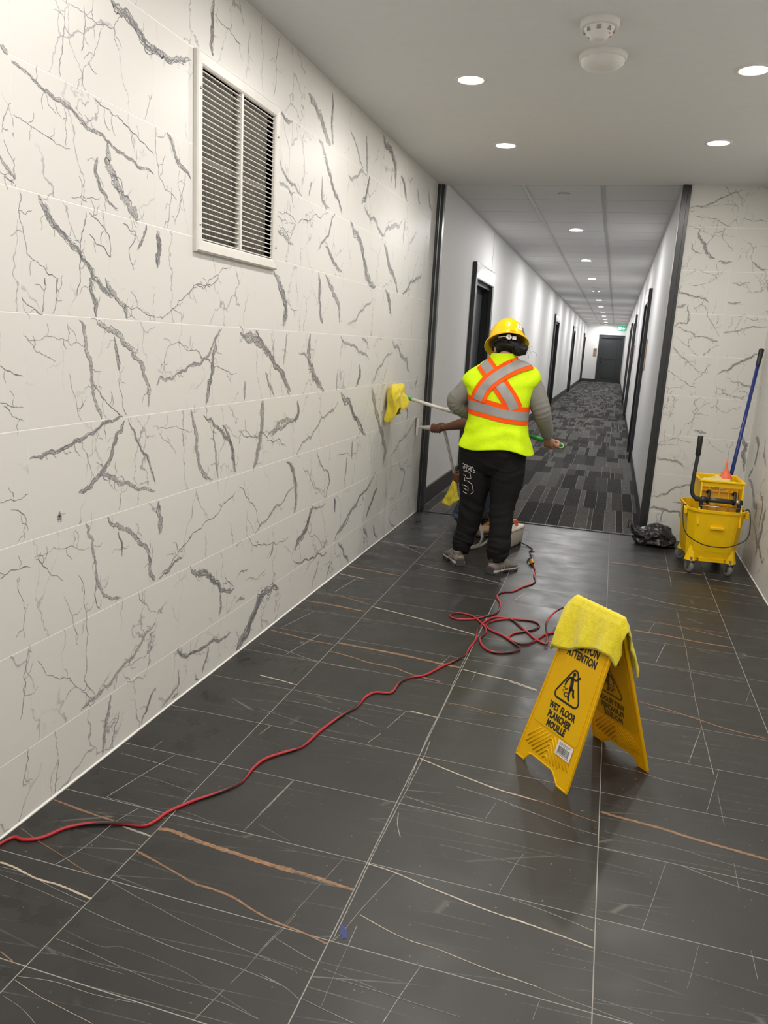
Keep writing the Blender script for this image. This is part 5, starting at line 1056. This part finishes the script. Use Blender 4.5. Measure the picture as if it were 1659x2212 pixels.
m_ = vest.modifiers.new('cloth', 'SOLIDIFY'); m_.thickness = .004; m_.offset = -1
def tape_pt(x, z, off):
    h = tree_v.ray_cast(Vector((x, 2.2, z)), Vector((0, 1, 0)))
    if h[0] is None or abs(h[1].z) > .86:
        h = tree_v.find_nearest(Vector((x, 3.30, z+.01)))
    n_ = h[1].normalized(); c = h[0]-Vector((.79, 3.32, 1.1))
    return h[0]+(n_ if n_.dot(c) > 0 else -n_)*off
def tape(pts, w, off, mat, nm, shift=0.0):
    s = cr(pts, 8); bm = new_bm(); rows = []
    for i, p in enumerate(s):
        a, b = s[max(i-1, 0)], s[min(i+1, len(s)-1)]; dx, dz = b[0]-a[0], b[1]-a[1]; l = math.hypot(dx, dz); nx, nz = -dz/l, dx/l; row = []
        for k in range(7):
            t = shift+(k/6-.5)*w; q = tape_pt(p[0]+nx*t, p[1]+nz*t, off); row.append(bm.verts.new(q) if q is not None else None)
        rows.append(row)
    for r0, r1 in zip(rows[:-1], rows[1:]):
        for k in range(6):
            q = (r0[k], r0[k+1], r1[k+1], r1[k])
            if all(q): bm.faces.new(q).smooth = True
    o = ob(nm, bm, mat, vest, fix=False); return o
pt2 = lambda s: [tuple(int(q)/1000 for q in a.split(',')) for a in s.split(';')]
for s_, off in ((TAPE_B, .0045), (TAPE_A, .0085)):
    P = pt2(s_)
    if s_ is TAPE_B: P += [(.906, 1.022)]
    tape(P, .102, off, M['orange'], 'orange_band'); tape(P, .054, off+.0015, M['silver'], 'reflective_strip')
# waist band right round the trunk
def around(z0, z1, off, mat, nm):
    bm = new_bm(); R0 = []; 
    rows = [[], [], [], []]
    for k in range(80):
        a = 2*math.pi*k/80; d = Vector((math.cos(a), math.sin(a), 0)); c = Vector((.795, 3.262, 0)); sl = -.052*(math.cos(a))*.5-.006*(-math.sin(a))
        for j in range(4):
            z = z0+(z1-z0)*j/3+sl; h = tree_v.ray_cast(c+Vector((0, 0, z))+d*.6, -d); rows[j].append((h[0]+d*off) if h[0] is not None else c+d*.2+Vector((0, 0, z)))
    loft(bm, rows, caps=False); ob(nm, bm, mat, vest, fix=False)
around(.956, 1.066, .0050, M['orange'], 'orange_band'); around(.983, 1.036, .0066, M['silver'], 'reflective_strip')
# hard hat
hat = empty('hard_hat', tuple(HC), parent=w1)
Wh = Matrix.Translation(HC) @ H1.to_4x4(); bm = new_bm(); n = 56; prof = []
for t in range(15):
    a = math.radians(90*t/14); prof.append((.116*math.cos(a)**.82 if a < 1.57 else 0, .142*math.cos(a)**.82 if a < 1.57 else 0, .152*math.sin(a)))
prof[-1] = (.004, .005, .152)
ring = lambda rx, ry, z, fb=0: [Vector((rx*math.cos(2*math.pi*k/n), ry*math.sin(2*math.pi*k/n)*(1+fb*max(0, math.sin(2*math.pi*k/n))), z)) for k in range(n)]
outer = [ring(.138, .162, -.010, .16), ring(.141, .166, -.005, .16), ring(.138, .163, .001, .15), ring(.124, .150, .008, .05)]+[ring(rx, ry, z+.010) for rx, ry, z in prof]
inner = [ring(max(.002, rx-.004), max(.002, ry-.004), z+.006) for rx, ry, z in prof[::-1]]+[ring(.120, .146, .003, .05), ring(.136, .160, -.008, .15), ring(.138, .162, -.010, .16)]
loft(bm, outer+inner, caps=False); shell = ob('shell', bm, M['helmet'], hat, Wh)
bm = new_bm()
for dx in (-.030, 0, .030): tube(bm, [(dx, .137*math.cos(a), .012+.150*math.sin(a)-abs(dx)*.09) for a in [math.radians(22+136*k/16) for k in range(17)]], .0052 if dx == 0 else .0040, 8)
ob('crown_ridge', bm, M['helmet'], shell, Wh)
bm = new_bm(); rbx(bm, -.018, .018, -.150, -.138, .014, .022, .002); ob('rain_lug', bm, M['helmet'], shell, Wh)
def hat_patch(a0, a1, z0, z1, mat, nm, par, off=.0015, pr=None):
    bm = new_bm(); g = []
    for i in range(9):
        r_ = []
        for j in range(5):
            a = math.radians(a0+(a1-a0)*i/8); z = z0+(z1-z0)*j/4; s = math.sqrt(max(.01, 1-((z-.010)/.152)**2))**.82; r_.append(bm.verts.new(((.116*s+off)*math.cos(a), (.142*s+off)*math.sin(a), z)))
        g.append(r_)
    for i in range(8):
        for j in range(4): bm.faces.new((g[i][j], g[i+1][j], g[i+1][j+1], g[i][j+1]))
    return ob(nm, bm, mat, par, Wh, fix=False)
st1 = hat_patch(-74, -52, .040, .083, M['label'], 'sticker', shell); st2 = hat_patch(-51, -34, .034, .078, simple('dark_sticker', (.015, .05, .05), .4), 'sticker', shell)
hat_patch(-49, -37, .046, .068, simple('grey_sticker', (.25, .26, .26), .5), 'sticker_panel', st2, .0022)
hat_patch(-49, -38, .039, .043, M['label'], 'sticker_panel', st2, .0022)
for q in ((-68, -60, .076, .079), (-66, -62, .064, .068), (-70, -65, .052, .055), (-63, -57, .056, .058)): hat_patch(*q, M['ink'], 'sticker_mark', st1, .0022)
bm = new_bm(); loft(bm, [ring(.094, .112, -.022), ring(.095, .113, .002), ring(.091, .109, .002), ring(.090, .108, -.022), ring(.094, .112, -.022)], caps=False); sus = ob('headband', bm, M['helmet_in'], hat, Wh)
bm = new_bm(); lathe(bm, [(.006, .0), (.0175, .0), (.0185, .005), (.0165, .010), (.006, .010), (.006, .0)], (-.020, -.125, -.022), 18, Matrix.Rotation(math.pi/2, 4, 'X')); ob('adjuster_ring', bm, M['plastic_white'], sus, Wh)
bm = new_bm(); rbx(bm, .002, .028, -.131, -.124, -.036, -.010, .003); ob('buckle', bm, M['plastic_white'], sus, Wh)
bm = new_bm(); tube(bm, [(-.02, -.122, -.016), (-.05, -.112, -.012), (-.078, -.085, -.008)], .004, 6, flat=.4); ob('strap', bm, M['plastic_white'], sus, Wh)
# hair: cap under the hat, bun low on the neck, loose strands
hair = empty('hair', tuple(HC), parent=w1)
bm = new_bm(); t_ = new_bm(); bmesh.ops.create_icosphere(t_, subdivisions=4, radius=1)
for v in t_.verts:
    c = v.co; k = 1+.05*noise.noise(c*6)+.025*noise.noise(Vector((c.x*14, c.y*5, c.z*14))); v.co = Vector((c.x*.084*k, c.y*.098*k-.006, c.z*.088*k-.018))
bmesh.ops.delete(t_, geom=[v for v in t_.verts if v.co.y > .045 or (v.co.y > -.01 and v.co.z < -.055)], context='VERTS'); merge(bm, t_); ob('hair_cap', bm, M['hair'], hair, Wh, smooth=True)
bc = HC+rv*.062-fv*.088-up*.072
bm = new_bm(); t_ = new_bm(); bmesh.ops.create_icosphere(t_, subdivisions=4, radius=1)
for v in t_.verts:
    c = v.co; a = math.atan2(c.x, c.z); k = 1+.08*math.sin(a*3+c.y*7)+.10*noise.noise(c*3); v.co = Vector((c.x*.050*k, c.y*.036*k, c.z*.044*k))
merge(bm, t_, Matrix.Translation(bc) @ H1.to_4x4()); limb(bm, [tuple(HC-fv*.085-up*.035)+(.030,), tuple(HC+rv*.03-fv*.092-up*.06)+(.030,), tuple(bc)+(.028,)], 5, 14)
limb(bm, [tuple(HC-rv*.045-fv*.07-up*.045)+(.022,), tuple(HC-rv*.01-fv*.095-up*.062)+(.020,), tuple(bc)+(.020,)], 5, 12); ob('bun', bm, M['hair'], hair, smooth=True)
bm = new_bm()
for d, l in (((.06, -.01, .035), .6), ((.075, -.02, -.02), .9), ((.045, 0, .02), .5), ((.03, -.02, -.045), .7), ((.062, .0, -.03), .6)):
    d = Vector(d); p = bc+rv*.040-up*.01; tube(bm, cr([tuple(p), tuple(p+d*.5*l+up*.014), tuple(p+d*l+up*.010), tuple(p+d*l*1.1-up*.012)], 5), .0007, 5)
for k in range(9):
    q = HC+rv*(-.06+.013*k)-fv*(.092)-up*(.055+.01*math.sin(k*2.)); tube(bm, cr([tuple(q), tuple(q+rv*.03-up*.012-fv*.004), tuple(q+rv*.065-up*.018)], 4), .0012, 5)
tag(ob('loose_strands', bm, M['hair'], hair), kind='stuff')
# dark temple arm of glasses, left side
bm = new_bm(); tube(bm, [HC+H1 @ Vector(p) for p in ((-.080, .005, -.030), (-.082, .05, -.026), (-.074, .088, -.030))], .0022, 6); tube(bm, [HC+H1 @ Vector(p) for p in ((-.080, .005, -.030), (-.080, -.010, -.048))], .0022, 6); ob('glasses_temple', bm, M['black_rubber'], w1)
# trainers
def trainer(heel, toe, name='trainer'):
    h, t_ = Vector(heel), Vector(toe); d = (t_-h).normalized(); L = (t_-h).length; yaw = math.atan2(d.y, d.x)-math.pi/2
    e_ = empty(name, tuple(h), yaw, parent=w1); k = L/.262
    def sec(y, hw_, z0, z1, top=.72, n=18):
        out = []
        for i in range(n):
            a = 2*math.pi*i/n; c, s = math.cos(a), math.sin(a); x = hw_*math.copysign(abs(c)**.75, c); z = z0+(z1-z0)*(.5+.5*math.copysign(abs(s)**.8, s)); x *= 1-(1-top)*max(0, s); out.append((x*k, y*k, z))
        return out
    bm = new_bm(); loft(bm, [sec(-.002, .024, .024, .060), sec(.008, .034, .018, .078, .75), sec(.04, .039, .018, .084, .62), sec(.075, .041, .020, .092, .55), (sec(.105, .043, .020, .094, .5)), sec(.14, .046, .020, .078, .55), sec(.18, .049, .018, .060, .6), sec(.22, .046, .016, .048, .65), sec(.25, .032, .016, .036, .7), sec(.262, .016, .018, .028)]); ob('upper', bm, M['shoe'], e_, local=True)
    bm = new_bm(); loft(bm, [sec(-.008, .028, .010, .030, 1), sec(.006, .040, .006, .034, 1), sec(.05, .041, .012, .030, 1), (sec(.10, .040, .014, .028, 1)), sec(.15, .048, .009, .026, 1), sec(.20, .051, .008, .024, 1), sec(.245, .040, .012, .026, 1), sec(.268, .018, .018, .028, 1)]); ob('midsole', bm, M['sole_light'], e_, local=True)
    bm = new_bm()
    loft(bm, [sec(-.010, .026, .0, .022, 1), sec(.006, .038, .0, .014, 1), sec(.06, .040, .0, .014, 1), sec(.085, .036, .006, .014, 1), sec(.12, .040, .004, .012, 1), sec(.16, .048, .0, .011, 1), sec(.21, .050, .0, .011, 1), sec(.25, .036, .006, .014, 1), sec(.266, .016, .012, .020, 1)])
    for y in (.01, .035, .06, .14, .165, .19, .215):
        for s_ in (-1, 1): bx(bm, s_*.040*k-.006, s_*.040*k+.006, (y-.008)*k, (y+.008)*k, 0, .015)
    bx(bm, -.028*k, .028*k, -.014*k, .004*k, .004, .044); ob('outsole', bm, M['sole_dark'], e_, local=True)
    bm = new_bm(); rbx(bm, -.017*k, .017*k, -.0065*k, .004*k, .050, .066, .003); ob('heel_patch', bm, M['pinkish'], e_, local=True)
    bm = new_bm(); tube(bm, cr([(-.012*k, .002*k, .078), (0, -.006*k, .094), (.012*k, .002*k, .078)], 4), .0030, 6); ob('pull_loop', bm, M['shoe'], e_, local=True)
    bm = new_bm()
    for j, y in enumerate((.115, .135, .155)): tube(bm, cr([(-.026*k, y*k, .078-j*.007), (0, (y+.004)*k, .092-j*.010), (.026*k, y*k, .078-j*.007)], 4), .0028, 6)
    ob('laces', bm, M['sole_light'], e_, local=True)
    bm = new_bm()
    for s_ in (-1, 1):
        for j in range(3): tube(bm, [(s_*.043*k, (.05+.03*j)*k, .030), (s_*.036*k, (.075+.03*j)*k, .066)], .0026, 6)
    ob('side_stripe', bm, M['pinkish'], e_, local=True)
    bm = new_bm(); lathe(bm, [(.034*k, .070), (.037*k, .088), (.034*k, .096), (.031*k, .088), (.031*k, .070)], (0, .042*k, 0), 18); ob('collar', bm, M['shoe'], e_, local=True)
trainer((.655, 3.085, 0), (.530, 3.310, 0)); trainer((.872, 2.992, 0), (1.000, 3.215, 0))
# pole with its yellow cloth
po = tag(empty('extension_pole', tuple(PA)), 'white cleaning pole with green ends held by the person in the hard hat', 'pole')
bm = new_bm(); tube(bm, [PA+pa*.10, PA+pa*.45], .0120, 14); ob('outer_tube', bm, M['pole'], po)
bm = new_bm(); tube(bm, [PA+pa*.448, PA+pa*.99], .0100, 14); ob('inner_tube', bm, M['pole'], po)
bm = new_bm(); tube(bm, [PA+pa*.0, PA+pa*.105], .0128, 14); ob('socket', bm, M['green'], po)
bm = new_bm(); tube(bm, [PA+pa*.435, PA+pa*.455], .0130, 14); ob('lock_collar', bm, M['pole'], po)
bm = new_bm(); tube(bm, [PA+pa*.93, PA+pa*1.128], .0135, 14); ob('end_grip', bm, M['green'], po)
bm = new_bm(); rc = PA+pa*1.155; ax_ = Vector((.15, -.75, .64)).normalized(); u_ = pa; v_ = ax_.cross(u_).normalized()
tube(bm, [rc+u_*(.022*math.cos(t*math.pi/10))+v_*(.016*math.sin(t*math.pi/10)) for t in range(21)], .0048, 8); ob('hanging_loop', bm, M['lime_ring'], po)
bm = new_bm(); rbx(bm, .026, .042, 3.42, 3.50, 1.01, 1.07, .006); ob('scrub_head', bm, M['green'], po)
# cloth bunched over the head: crumpled hood with hanging folds and corners
bm = new_bm(); NU, NV = 96, 56; grid = []; cx, cy = .062, 3.455
for j in range(NV+1):
    v = j/NV; row = []
    for i in range(NU):
        a = 2*math.pi*i/NU; ca, sa = math.cos(a), math.sin(a)
        if v < .3:
            q = v/.3; r = math.sin(q*math.pi/2); x, y, z = cx+.050*r*ca, cy+.094*r*sa, 1.068+.044*math.cos(q*math.pi/2)+.014*math.sin(a*2+1)*r+.008*math.sin(a*5)*r*r
        else:
            t = (v-.3)/.7; ln = .085+.085*max(0, math.cos(a+1.95))**3+.060*max(0, math.cos(a-1.35))**4+.028*max(0, math.cos(a*3+.4))
            w = 1+t*(.16*math.sin(a*5+.7)+.20*math.sin(a*3+2.)+.10*math.sin(a*8))
            x, y, z = cx+.050*ca*w*(1+.25*t), cy+.094*sa*w*(1-.12*t), 1.068+.014*math.sin(a*2+1)+.008*math.sin(a*5)-t*ln*1.12-.012*math.sin(t*3.1)*max(0, math.sin(a*4))
        n_ = nvec(Vector((ca*1.8, sa*1.8, v*3)))*.020*min(1, v*3); x += n_.x; y += n_.y; z += n_.z*.7
        row.append(bm.verts.new((max(x, .004+.004*abs(noise.noise(Vector((y*30, z*30, 0))))), y, z)))
    grid.append(row)
for j in range(NV):
    for i in range(NU): bm.faces.new((grid[j][i], grid[j][(i+1) % NU], grid[j+1][(i+1) % NU], grid[j+1][i])).smooth = True
cl = ob('cleaning_cloth', bm, M['cloth2']); cl.modifiers.new('t', 'SOLIDIFY').thickness = .003
tag(cl, 'yellow cloth bunched over the end of the white pole against the marble wall', 'cloth')

# ---------------------------------------------------------------- the crouching worker behind
w2 = tag(empty('person', (.66, 4.20, 0)), 'person crouching behind the standing one, in blue jeans and tan boots', 'person')
H2C = Vector((.690, 4.16, 1.075)); f2 = Vector((-.75, -.50, -.25)).normalized(); u2 = Vector((-.05, -.05, 1)); u2 = (u2-f2*u2.dot(f2)).normalized(); r2 = f2.cross(u2); H2 = Matrix((r2, f2, u2)).transposed()
bm = new_bm(); head_parts(bm, H2C, H2, .96); limb(bm, [(.70, 4.235, .93, .058), (.695, 4.20, .985, .056), tuple(H2C-u2*.03)+(.055,)], 5, 16)
limb(bm, [(.71, 4.32, .46, .130), (.71, 4.30, .64, .128), (.705, 4.26, .80, .140), (.70, 4.245, .90, .110)], 6, 22, flat=.72, upv=(.8, -.5, 0))
limb(bm, [(.570, 4.31, .865, .055), (.70, 4.25, .90, .062), (.820, 4.175, .865, .055)], 5, 14)
WA = Vector((.268, 4.205, .766)); GA = Vector((.205, 4.226, .748)); wa_ = (wand_b-wand_a).normalized()
limb(bm, [(.570, 4.31, .86, .050), (.535, 4.23, .83, .045), (.490, 4.15, .826, .042), (.40, 4.175, .805, .043), (.31, 4.197, .778, .031), tuple(WA)+(.027,)], 5, 16)
# hand laid along the wand: palm and fingers closing round it
def along_hand(bm, W, G, rod, r, fr=.0105):
    a = rod.normalized(); t = (G-W).normalized(); upn = Vector((0, 0, 1)); sidev = t.cross(upn).normalized()
    limb(bm, [tuple(W)+(.028,), tuple(W.lerp(G, .45)+Vector((0, 0, .008)))+(.036,), tuple(G+Vector((.014, 0, .014)))+(.032,)], 5, 14)
    for i in range(4):
        pts = []
        for k in range(6):
            th = math.radians(60+200*k/5); pts.append(tuple(G+a*(-.048+.0245*i)+sidev*((r+fr)*math.cos(th))+upn*((r+fr)*math.sin(th)))+(fr*(1.05-.04*k),))
        limb(bm, pts, 2, 8)
    limb(bm, [tuple(W+t*.02+sidev*.015)+(.013,), tuple(G-sidev*-.022+Vector((0, 0, .004)))+(.0115,), tuple(G-a*.052+sidev*.016+Vector((0, 0, .012)))+(.0095,)], 4, 10)
along_hand(bm, WA, GA, wa_, .0195)
W2_ = Vector((.452, 4.075, .472)); G2_ = Vector((.412, 4.085, .405))
limb(bm, [(.820, 4.175, .86, .050), (.745, 4.08, .76, .045), (.655, 3.995, .655, .041), (.575, 4.03, .58, .042), (.49, 4.065, .505, .031), tuple(W2_)+(.027,)], 5, 16); fist(bm, G2_, Vector((.1, -.25, 1)), W2_, .014, 1)
bm = remesh(bm, .0055, 3); ob('body', bm, M['skin_dark'], w2); face_bits(w2, H2C, H2, .96)
bm = new_bm(); t_ = new_bm(); bmesh.ops.create_icosphere(t_, subdivisions=3, radius=1)
for v in t_.verts: c = v.co; k = 1+.04*noise.noise(c*7); v.co = Vector((c.x*.080*k, c.y*.098*k-.008, c.z*.092*k+.028))
bmesh.ops.delete(t_, geom=[v for v in t_.verts if v.co.y > .05 and v.co.z < .06 or v.co.z < -.035], context='VERTS'); merge(bm, t_); ob('hair', bm, M['hair'], w2, Matrix.Translation(H2C) @ H2.to_4x4(), smooth=True)
bm = new_bm()   # jeans: right knee on the floor, left foot planted
limb(bm, [(.66, 4.36, .46, .105), (.56, 4.27, .31, .098), (.462, 4.185, .098, .080), (.455, 4.175, .088, .076)], 6, 18); limb(bm, [(.458, 4.195, .085, .072), (.52, 4.34, .082, .070), (.585, 4.50, .080, .055)], 5, 16)
limb(bm, [(.76, 4.35, .46, .105), (.735, 4.20, .44, .098), (.700, 4.035, .405, .080), (.697, 4.025, .39, .078)], 6, 18); limb(bm, [(.700, 4.045, .38, .075), (.705, 4.09, .25, .072), (.705, 4.10, .16, .062)], 5, 16)
limb(bm, [(.66, 4.36, .46, .11), (.76, 4.35, .46, .11)], 4, 18); limb(bm, [(.71, 4.345, .44, .140), (.71, 4.32, .54, .135)], 4, 20)
bm = remesh(bm, .008, 3); ob('jeans', bm, M['jeans'], w2)
bm = new_bm(); VR = [((.71, 4.335, .47), .170, .130), ((.712, 4.315, .60), .165, .125), ((.708, 4.285, .72), .175, .128), ((.703, 4.262, .82), .185, .120), ((.70, 4.25, .89), .150, .095), ((.697, 4.235, .94), .085, .075), ((.695, 4.225, .965), .074, .068)]
Xd = Vector((.88, -.47, 0)); Yd = Vector((.47, .88, 0)); loft(bm, [ering(c, a, b, 40, 2.2, X=Xd, Y=Yd) for c, a, b in VR], caps=False)
v2 = ob('vest', bm, M['lime'], w2); v2.modifiers.new('t', 'SOLIDIFY').thickness = .004
bm = new_bm(); loft(bm, [ering(c, a, b, 40, 2.2, X=Xd, Y=Yd) for c, a, b in (((.711, 4.325, .54), .171, .131), ((.712, 4.315, .60), .169, .129))], caps=False); ob('orange_band', bm, M['orange'], v2)
bm = new_bm(); loft(bm, [[Vector((.815, 4.135, .56)), Vector((.850, 4.12, .55))], [Vector((.835, 4.105, .44)), Vector((.862, 4.10, .43))], [Vector((.835, 4.085, .34)), Vector((.866, 4.08, .33))], [Vector((.84, 4.07, .26)), Vector((.872, 4.06, .265))]], caps=False, closed=False); o = ob('front_edging', bm, M['orange'], v2); o.modifiers.new('t', 'SOLIDIFY').thickness = .004
def boot(heel, toe, roll=0.0, lift=0.0):
    h, t_ = Vector(heel), Vector(toe); d = (t_-h); yaw = math.atan2(d.y, d.x)-math.pi/2
    e_ = reg(bpy.data.objects.new('boot', None), w2, Matrix.Translation(h) @ Matrix.Rotation(yaw, 4, 'Z') @ Matrix.Rotation(roll, 4, 'X')); COL.objects.link(e_)
    sec = lambda y, hw_, z0, z1, top: [(hw_*math.copysign(abs(math.cos(a))**.75, math.cos(a))*(1-(1-top)*max(0, math.sin(a))), y, z0+(z1-z0)*(.5+.5*math.copysign(abs(math.sin(a))**.8, math.sin(a)))) for a in [2*math.pi*i/18 for i in range(18)]]
    bm = new_bm(); loft(bm, [sec(0, .03, .03, .07, .9), sec(.02, .040, .022, .11, .8), sec(.07, .043, .022, .118, .7), sec(.12, .044, .022, .100, .62), sec(.17, .049, .022, .082, .65), sec(.22, .048, .020, .076, .7), sec(.255, .036, .022, .062, .7), sec(.268, .016, .026, .044, .8)])
    lathe(bm, [(.040, .08), (.043, .13), (.046, .185), (.041, .187), (.038, .13)], (0, .055, 0), 20); ob('upper', bm, M['boot'], e_, local=True)
    bm = new_bm(); ellip(bm, (0, .228, .052), .047, .042, .030); ob('toe_cap', bm, M['boot'], e_, local=True, smooth=True)
    bm = new_bm(); loft(bm, [sec(-.006, .034, 0, .026, 1), sec(.03, .043, 0, .026, 1), sec(.085, .042, 0, .026, 1), sec(.095, .040, .008, .026, 1), sec(.15, .047, .004, .026, 1), sec(.21, .051, .002, .026, 1), sec(.255, .038, .006, .026, 1), sec(.275, .018, .010, .026, 1)]); ob('sole', bm, M['sole_dark'], e_, local=True)
    bm = new_bm()
    for j in range(5):
        y, z = .165-.020*j, .094+.019*j; tube(bm, cr([(-.026, y-.006, z-.008), (0, y+.008, z+.004), (.026, y-.006, z-.008)], 4), .0032, 6)
    for s_ in (-1, 1): tube(bm, cr([(0, .10, .175), (s_*.03, .125, .17), (s_*.04, .12, .145), (s_*.02, .115, .15), (s_*.035, .13, .12)], 4), .0028, 6)
    ob('laces', bm, M['lace'], e_, local=True)
boot((.745, 4.135, 0), (.640, 3.895, 0)); boot((.575, 4.53, .055), (.62, 4.76, .015), math.radians(-38))
bm = new_bm(); NU, NV = 20, 24; g = []
for j in range(NV+1):
    t = j/NV; row = []
    for i in range(NU+1):
        s = i/NU-.5; w = .030+.075*t; row.append(bm.verts.new((.402+s*w*1.1-.018*t+.010*math.sin(s*9+t*3)*t, 4.052-.012*math.sin(s*7+1)*(.4+t)-.03*t+.010*noise.noise(Vector((s*4, t*4, 2))), .375-.17*t*(1+.12*math.cos(s*5)-.35*s)-.02*s)))
    g.append(row)
for j in range(NV):
    for i in range(NU): bm.faces.new((g[j][i], g[j][i+1], g[j+1][i+1], g[j+1][i])).smooth = True
c2 = ob('cleaning_cloth', bm, M['cloth2']); c2.modifiers.new('t', 'SOLIDIFY').thickness = .003; tag(c2, 'small yellow cloth hanging from the hand of the crouching person in jeans', 'cloth')
bpy.context.view_layer.update()
